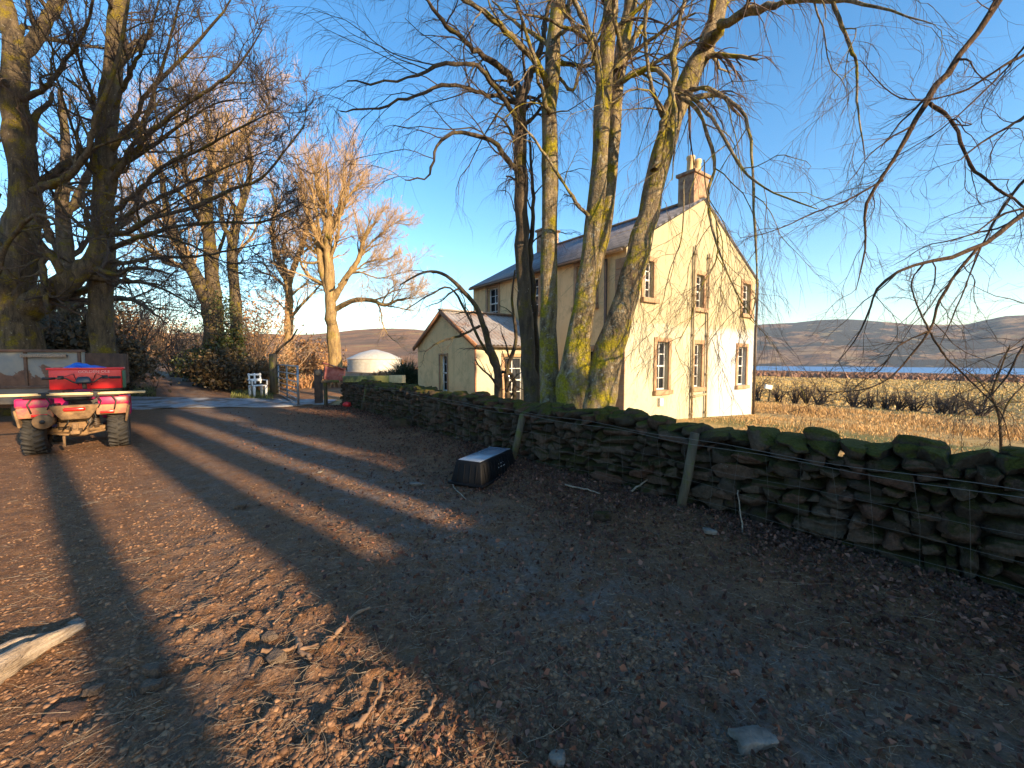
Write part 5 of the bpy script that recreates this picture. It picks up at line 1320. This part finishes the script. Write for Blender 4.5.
# pebbles: merged scatter in the yard
def ico():
    t = (1 + 5 ** .5) / 2; v = np.array([(-1, t, 0), (1, t, 0), (-1, -t, 0), (1, -t, 0), (0, -1, t), (0, 1, t), (0, -1, -t), (0, 1, -t), (t, 0, -1), (t, 0, 1), (-t, 0, -1), (-t, 0, 1)]) / math.sqrt(1 + t * t)
    f = np.array([(0, 11, 5), (0, 5, 1), (0, 1, 7), (0, 7, 10), (0, 10, 11), (1, 5, 9), (5, 11, 4), (11, 10, 2), (10, 7, 6), (7, 1, 8), (3, 9, 4), (3, 4, 2), (3, 2, 6), (3, 6, 8), (3, 8, 9), (4, 9, 5), (2, 4, 11), (6, 2, 10), (8, 6, 7), (9, 8, 1)]); return v, f
def scatter_xy(n, r0, r1, a0, a1, pw=1.0):
    a = RNG.uniform(a0, a1, n); u = RNG.uniform(0, 1, n); r = r0 * (r1 / r0) ** (u ** pw); return r * np.sin(a), r * np.cos(a)
def pebbles(n, smin, smax):
    x, y = scatter_xy(n, 1.1, 11, R(-56), R(56), 1.0); q = beyond(x, y)
    wx = x * .785 + y * .62
    left = x * .64 + y * .77
    dens = .12 + .9 * np.exp(-((left - .7) / .55) ** 2) + .6 * np.exp(-((wx - 2.0 + .10 * y) / .6) ** 2) * (vnoise(x * 3, y * 3, 8) > 0) + .35 * (left < .4)
    keep = (q < -.15) & (RNG.uniform(0, 1, n) < dens) & (vnoise(x * 1.6, y * 1.6, 81) > RNG.uniform(-.9, .6, n)); x = x[keep]; y = y[keep]; k = len(x)
    v, f = ico(); s = smin * (smax / smin) ** (RNG.uniform(0, 1, k) ** 2.6)
    V = v[None] * (1 + RNG.normal(0, .14, (k, 12, 1))) * s[:, None, None] * np.stack([RNG.uniform(.7, 1.4, k), RNG.uniform(.7, 1.4, k), RNG.uniform(.35, .7, k)], -1)[:, None]
    a = RNG.uniform(0, 6.3, k); ca, sa = np.cos(a)[:, None], np.sin(a)[:, None]
    X = V[..., 0] * ca - V[..., 1] * sa; Y = V[..., 0] * sa + V[..., 1] * ca
    tl = RNG.normal(0, .35, (k, 1)); Z = V[..., 2] + X * tl * .6
    V = np.stack([X + x[:, None], Y + y[:, None], Z + (ground_fine(x, y) + s * .02)[:, None]], -1)
    t_ = np.clip(RNG.normal(.42, .22, k), 0, 1); mb = MB()
    mb.raw(V.reshape(-1, 3), None, (f[None] + (np.arange(k) * 12)[:, None, None]).reshape(-1, 3), np.repeat(np.stack([t_, t_, t_, np.ones(k)], -1), 12, 0))
    return mb
o = pebbles(260000, .0022, .016).build('pebbles', M['pebble'], smooth=False); tag(o, None, None, kind='stuff')

# leaf litter along the wall foot and thinly over the yard
def litter(n):
    s = RNG.uniform(0, LW, n); off_ = -np.abs(RNG.normal(0, .75, n)) + .05
    X = np.interp(s, SW, WALL[:, 0]) + .785 * off_; Y = np.interp(s, SW, WALL[:, 1]) + .62 * off_
    r = np.hypot(X, Y); keep = (RNG.uniform(0, 1, n) < np.clip(4 / r, .15, 1)) & (vnoise(X * 2, Y * 2, 5) > RNG.uniform(-1.2, .4, n)) & (Y > .4); X = X[keep]; Y = Y[keep]
    x2, y2 = scatter_xy(n // 4, 1.1, 14, R(-50), R(56)); k2 = (beyond(x2, y2) < -.1) & (beyond(x2, y2) > -2.6 - .6 * RNG.uniform(0, 1, len(x2))); X = np.concatenate([X, x2[k2]]); Y = np.concatenate([Y, y2[k2]])
    Z = ground_fine(X, Y) + RNG.uniform(.004, .03, len(X)); mb = MB()
    t_ = np.clip(RNG.uniform(0, 1, len(X)) ** 3.2, 0, 1)
    leaves(mb, np.stack([X, Y, Z], -1), .0125, .5, t_); return mb
o = litter(70000).build('fallen_leaves', M['leaf_litter']); tag(o, None, None, kind='stuff')
# straw and twigs
def straw(n):
    x, y = scatter_xy(n, 1.1, 12, R(-56), R(56), 1.0); k = beyond(x, y) < .0; x = x[k]; y = y[k]; n = len(x)
    a = RNG.uniform(0, 6.3, n); L = RNG.uniform(.02, .10, n) * RNG.choice([1, 1, 1, 2.0], n)
    P = np.stack([x, y, ground_fine(x, y) + .010], -1); D = np.stack([np.cos(a), np.sin(a), RNG.normal(.0, .08, n)], -1)
    p, r = grow(P, D, L, RNG.uniform(.0006, .0018, n), 3, .18, (0, 0, 0)); p[..., 2] = np.maximum(p[..., 2], ground_fine(p[..., 0], p[..., 1]) + .003)
    mb = MB(); V0 = mb.n; mb.tubes(p, r, 3); nv = 12; t_ = RNG.uniform(0, 1, n); mb.c.append(np.repeat(np.stack([t_, t_, t_, np.ones(n)], -1), nv, 0)); return mb
o = straw(15000).build('straw', M['stalk']); tag(o, None, None, kind='stuff')

# dead grass beyond the wall
def blades(n, xf, yf, h, w, lean=.35, segs=2, tfun=None):
    x, y = xf, yf; n = len(x); z = ground_z(x, y); a = RNG.uniform(0, 6.3, n); H = h * RNG.uniform(.5, 1.25, n); W = w * RNG.uniform(.6, 1.4, n)
    B = np.stack([x, y, z - .02], -1); ld = np.stack([np.cos(a), np.sin(a), np.zeros(n)], -1); sd = np.stack([-np.sin(a), np.cos(a), np.zeros(n)], -1)
    m1 = B + ld * (lean * H * .3)[:, None] + np.array([0, 0, .6]) * H[:, None]; tp = B + ld * (lean * H)[:, None] + np.array([0, 0, 1.0]) * H[:, None]
    V = np.stack([B - sd * W[:, None], B + sd * W[:, None], m1 + sd * (W * .7)[:, None], m1 - sd * (W * .7)[:, None], tp], 1).reshape(-1, 3)
    i = np.arange(n) * 5; mb = MB(); t_ = RNG.uniform(0, 1, n) if tfun is None else tfun
    mb.raw(V, np.stack([i, i + 1, i + 2, i + 3], -1), np.stack([i + 3, i + 2, i + 4], -1), np.repeat(np.stack([t_, t_, t_, np.ones(n)], -1), 5, 0)); return mb
n = 230000; x, y = scatter_xy(n, 3.5, 42, R(20), R(66), .75); q = beyond(x, y)
strip = np.exp(-((q - 17.5) / 3.5) ** 2) ; keep = (q > .9) & (RNG.uniform(0, 1, n) < np.clip(.45 + strip * .5, 0, 1)) & (vnoise(x * .7, y * .7, 3) > RNG.uniform(-.8, .5, n))
inside = ((x - HC[0]) * HG[0] + (y - HC[1]) * HG[1] > -.1) & ((x - HC[0]) * HG[0] + (y - HC[1]) * HG[1] < HW + .1) & ((x - HC[0]) * HL[0] + (y - HC[1]) * HL[1] > -.1) & ((x - HC[0]) * HL[0] + (y - HC[1]) * HL[1] < HLn)
keep &= ~inside; x = x[keep]; y = y[keep]; q = q[keep]
hh = .06 + .07 * np.clip(vnoise(x * .6, y * .6, 33), 0, 1) + .30 * np.exp(-((q - 17.5 + 1.5 * vnoise(x * .2, y * .2, 7)) / 2.6) ** 2) * (.55 + .45 * vnoise(x * .5, y * .5, 12))
o = blades(0, x, y, hh, .003 + .00035 * np.hypot(x, y)).build('dead_grass', M['straw']); tag(o, None, None, kind='stuff')
n = 60000; x, y = scatter_xy(n, 26, 330, R(24), R(66), .8); q = beyond(x, y)
keep = vnoise(x * .05, y * .05, 13) > RNG.uniform(-1.4, .3, n); x = x[keep]; y = y[keep]; rr0 = np.hypot(x, y)
o = blades(0, x, y, .10 + .0012 * rr0, .004 + .0007 * rr0, .6).build('field_grass', M['field_blades']); tag(o, None, None, kind='stuff')
n = 9000; x, y = scatter_xy(n, 330, 900, R(24), R(62), .9); rr0 = np.hypot(x, y)
o = blades(0, x, y, np.full(n, 2.2) * RNG.uniform(.5, 1.3, n), np.full(n, .8), .5).build('shore_scrub', M['scrub']); tag(o, None, None, kind='stuff')
# bracken behind the gate and hillside
n = 30000; x, y = scatter_xy(n, 21, 60, R(-40), R(-8), .8); keep = (x > -.8 * y) ; ins = ((x - EN[0]) * HL[0] + (y - EN[1]) * HL[1]); x = x[keep]; y = y[keep]
k = ~((np.abs(x - at(375, 374, 35)[0]) < 3) & (y > 22)) & (x < -2.8) & (x > -.68 * y); x = x[k]; y = y[k]
o = blades(0, x, y, np.full(len(x), .5) * (.6 + .5 * (vnoise(x * .5, y * .5, 2) + 1) / 2), .02 + .0008 * y, .7).build('bracken', M['brackenleaf']); tag(o, None, None, kind='stuff')
# green verge beside the lane
n = 14000; x, y = scatter_xy(n, 13.5, 24, R(-50), R(-30), 1); k = (y > 14.6) & ((x < -17.2 * y / 20) | (x > -13.6 * y / 20)); x = x[k]; y = y[k]
o = blades(0, x, y, np.full(len(x), .14), .012, .6).build('verge_grass', M['green_grass']); tag(o, None, None, kind='stuff')

# ------------------------------------------------------------------ hedge of small shrubs across the field
HS = [(757, 27, .85, 1.5), (779, 26, .95, 1.1), (797, 25.5, .8, 1.1), (808, 25, 1.1, 1.1), (820, 24.5, 1.1, 1.25), (856, 23.5, 1.0, 1.15), (873, 23.0, .7, .9), (887, 22.6, .9, .9), (900, 22.2, .9, 1.0), (916, 22, 1.0, 1.2), (943, 21, .9, .9), (957, 20.5, .9, 1.1), (981, 20, 1.2, 1.3)]
HLAB = ['slim dark shrub in the field, nearest the house corner', 'low rounded shrub beside the white marker in the field', 'shrub with a gnarled leaning stem, third from the house', 'taller shrub, left one of a close pair in the field hedge',
        'taller shrub, right one of a close pair in the field hedge', 'spreading shrub with a gap of open field on its left', 'smallest straggly shrub right of the spreading one', 'squat dark shrub sixth along from the gap of open field side',
        'dense dark shrub left of the narrow upright one', 'narrow upright dark shrub in the middle right of the field hedge', 'thin see-through shrub in the field hedge', 'twiggy shrub left of the rightmost hedge shrub', 'rightmost and broadest shrub of the field hedge']
HLAB[7] = 'squat dark shrub just right of the smallest straggly one'
for (p_, d_, w_, h_), lab in zip(HS, HLAB):
    c = pxy(p_, d_); z = gb(*c); T = thing('hedge_shrub', lab, 'shrub', (c[0], c[1], z), group='shrubs in a row across the field')
    w_ *= .9; h_ *= 1.25; S = 9; P0 = np.array([[c[0], c[1], z - .05]]) + RNG.normal(0, .08, (S, 3)) * np.array([1, 1, 0]); D = nrmz(RNG.normal(0, .4, (S, 3)) * np.array([1, 1, 0]) * w_ + np.array([0, 0, 1.0])); L = h_ * RNG.uniform(.6, 1, S)
    p, r = grow(P0, D, L, np.full(S, .05), 5, .2, (0, 0, 0)); m = MB(); m.tubes(p, r, 5)
    for k in range(3):
        a1, d1, l1, r1 = spawn(p, r, L, 5, .25, 1, (.5, 1.1), (.4, .7), .6, .006); p, r = grow(a1, d1, l1, r1, 3, .25, (0, 0, 0)); L = l1; m.tubes(p, r, 3)
    m.build('stems', M['twig_dark'], T)
# foreground right sapling beyond the wall
b = at(1003, 455, 6.5); z = gb(b[0], b[1]); T = thing('thorn_tree', 'straggly thorn sapling just beyond the wall at the right edge', 'tree', (b[0], b[1], z))
tree(T, [([(b[0], b[1], z - .1), at(1000, 420, 6.5), at(992, 395, 6.5), at(1000, 370, 6.4), at(1010, 345, 6.3)], [.025, .02, .018, .012, .006], True), (px([(999, 425), (1010, 400), (1024, 385), (1040, 360)], 6.4), [.014, .012, .01, .006], False), (px([(994, 400), (978, 380), (965, 370)], 6.4), [.012, .01, .005], False)],
     [dict(k=6, ang=(.5, 1.1), lr=(.3, .6), rr=.5, wig=.2, n=5, rmin=.005, first=1.6), dict(k=5, ang=(.4, 1), lr=(.4, .7), rr=.6, wig=.2, n=4, rmin=.003, sides=3), dict(k=4, ang=(.4, 1), lr=(.4, .7), rr=.6, wig=.2, n=3, rmin=.002, sides=3)], M['bark_dark'], M['twig_red'], n=10)
# field post-and-wire fence and white marker
T = thing('field_fence', 'thin post and wire fence crossing the yellow field behind the shrubs', 'fence', (*pxy(800, 34), 0))
a1 = np.array(pxy(757, 36)); b1 = np.array(pxy(1040, 27))
for k in range(11):
    c = a1 + (b1 - a1) * k / 10; z = gb(*c); m = MB(); m.tube([(c[0], c[1], z - .1), (c[0], c[1], z + 1.05)], .045, 6); m.build('post', M['wood_post'], T)
for h_ in (.5, .95):
    m = MB(); m.tube([(*(a1 + (b1 - a1) * t_), gb(*(a1 + (b1 - a1) * t_)) + h_) for t_ in np.linspace(0, 1, 21)], .006, 4); m.build('wire', M['wire'], T)
c = pxy(770, 25.5); z = gb(*c); T = thing('marker_post', 'white topped leaning marker post among the field shrubs near the house', 'post', (c[0], c[1], z))
m = MB(); m.box((c[0], c[1], z + .35), (.08, .08, .9), ry(.1)); m.build('post', M['wood_post'], T); m = MB(); m.box((c[0] - .08, c[1], z + .95), (.42, .12, .26), ry(.2)); m.build('board', M['white_paint'], T, bevel=.01)

# ------------------------------------------------------------------ unseen trees and buildings placed behind the viewer to throw the long shadows
SU = np.array([-.77, .64]); SN = np.array([.64, .77]) / 1.0013
ELEV = 15.5
def su(u, w): return SU * u + SN * w
M['needles'] = leaf_mat('pine_needles', (.02, .035, .012), (.05, .07, .022), .7)
def pine(label, u, w, r, h, z0, rad, n, leaf=.2):  # unseen pines: trunks follow the shadow bands, crowns shaped to shade left trees
    p = su(u, w); T = thing('shade_pine', label, 'tree', (p[0], p[1], 0), group='unseen pines placed to throw shadows')
    q, rr_ = resample([(p[0], p[1], -.3), (p[0] + .03, p[1], 3), (p[0] - .03, p[1] + .03, 7), (p[0], p[1], h * .95)], [r * 1.2, r, r * .8, r * .2], 24)
    m = MB(); m.tubes(q[None], rr_[None], 12, flute=.05); m.build('trunk', M['bark_dark'], T, smooth=True)
    S = 26; zz = RNG.uniform(z0, h * .93, S); P0 = np.stack([np.full(S, p[0]), np.full(S, p[1]), zz], -1); a = RNG.uniform(0, 6.3, S)
    D = np.stack([np.cos(a), np.sin(a), np.full(S, .25)], -1); L = rad * (1.05 - .5 * (zz - z0) / (h - z0))
    pp, r2 = grow(P0, D, L, np.full(S, r * .22), 6, .1, (0, 0, .02)); m = MB(); m.tubes(pp, r2, 5); m.build('branches', M['bark_dark'], T, smooth=True)
    c = pp[RNG.integers(0, S, n), RNG.integers(2, 7, n)] + RNG.normal(0, .32, (n, 3)); m = MB(); leaves(m, c, leaf, .3); m.build('crown', M['needles'], T)
pine('unseen slim pine, inferred from the shadow strip crossing the left of the yard', -10, .28, .16, 15, 6.6, 1.9, 1500)
pine('unseen thick pine placed behind the viewer to shade the fan-boughed tree', -12, 1.36, .25, 17, 7.2, 2.2, 3600)
pine('unseen thick pine, middle of three placed to band the yard with shadow', -13, 2.07, .27, 15, 6.8, 1.6, 1100)
pine('unseen thick pine, last of three placed to band the yard with shadow', -12, 2.88, .34, 14, 7.0, 1.4, 900)
pine('unseen short bushy pine added to shade the far yard', -14, 4.2, .25, 8.5, 2.5, .95, 2200)
pine('unseen bushy pine added to shade the gate and far end of the wall', -15, 7.3, .2, 8.5, 2.0, .6, 900)
def shade_shed(name, label, u, w0, w1, h, ridge, dep):  # unseen building added as a block that shades the yard and wall
    p = su(u, (w0 + w1) / 2); B = thing(name, label, name, (p[0], p[1], 0), math.atan2(SN[1], SN[0])); W_ = (w1 - w0)
    m = MB(); m.box((0, 0, h / 2 - .1), (W_, dep, h + .2)); loc(m, 'walls', M['shade_barn_wall'], B, .02)
    m = MB(); a = W_ / 2 + .08; b = dep / 2 + .2; V = [(-a, -b, h), (a, -b, h), (a, b, h), (-a, b, h), (-a, 0, ridge), (a, 0, ridge)]
    m.raw(V, [[0, 1, 5, 4], [2, 3, 4, 5], [0, 3, 2, 1]], [[0, 4, 3], [1, 2, 5]]); loc(m, 'roof', M['tin'], B, 0)
shade_shed('shade_shed', 'unseen low stone building added to shade the middle of the yard', -9.3, 1.17, 3.42, 2.85, 3.3, 3)
shade_shed('shade_barn', 'unseen stone building placed behind the viewer to shade the wall', -10, 3.5, 6.1, 3.0, 3.9, 5)

# ------------------------------------------------------------------ the air between here and the hills
hm = bpy.data.materials.new('air'); hm.use_nodes = True; ht = hm.node_tree; ht.nodes.clear()
hv = ht.nodes.new('ShaderNodeVolumePrincipled'); ho = ht.nodes.new('ShaderNodeOutputMaterial'); ht.links.new(hv.outputs[0], ho.inputs['Volume'])
hv.inputs['Color'].default_value = (.74, .84, 1, 1); hv.inputs['Density'].default_value = .00005; hv.inputs['Anisotropy'].default_value = .0
m = MB(); m.box((0, 0, 190), (13000, 13000, 520)); hz = m.build('haze', hm); hz['kind'] = 'stuff'
# ------------------------------------------------------------------ light, sky, camera
sd = np.array([-SU[0], -SU[1]]); sd = sd / np.linalg.norm(sd)      # horizontal direction towards the sun
el = R(ELEV); tos = np.array([sd[0] * cos(el), sd[1] * cos(el), sin(el)])
L = bpy.data.lights.new('sun', 'SUN'); L.energy = 5.0; L.angle = R(.55); L.color = (1, .75, .46)
so = bpy.data.objects.new('sun', L); link(so)
from mathutils import Vector
so.rotation_euler = Vector(tos).to_track_quat('Z', 'Y').to_euler()
w = bpy.data.worlds.new('World'); scene.world = w; w.use_nodes = True; nt = w.node_tree
bg = nt.nodes['Background']; sky = nt.nodes.new('ShaderNodeTexSky'); sky.sky_type = 'NISHITA'; sky.sun_disc = False
sky.sun_elevation = el; sky.sun_rotation = math.atan2(sd[0], sd[1]); sky.air_density = 1.1; sky.dust_density = .45; sky.ozone_density = 2.2; sky.altitude = 100
hs = nt.nodes.new('ShaderNodeHueSaturation'); hs.inputs['Saturation'].default_value = 1.31; hs.inputs['Value'].default_value = 1.14
nt.links.new(sky.outputs[0], hs.inputs['Color']); nt.links.new(hs.outputs[0], bg.inputs[0]); bg.inputs[1].default_value = .12
cam = bpy.data.cameras.new('camera'); cam.sensor_width = 36; cam.lens = F / 1024 * 36; cam.clip_start = .05; cam.clip_end = 12000
co = bpy.data.objects.new('camera', cam); link(co); co.location = (0, 0, EYE); co.rotation_euler = (R(90) - PITCH, 0, 0); scene.camera = co
vs = scene.view_settings; vs.view_transform = 'Standard'; vs.look = 'None'; vs.gamma = 1; vs.use_curve_mapping = False; vs.exposure = 1.32
scene.cycles.max_bounces = 6; scene.cycles.use_denoising = True
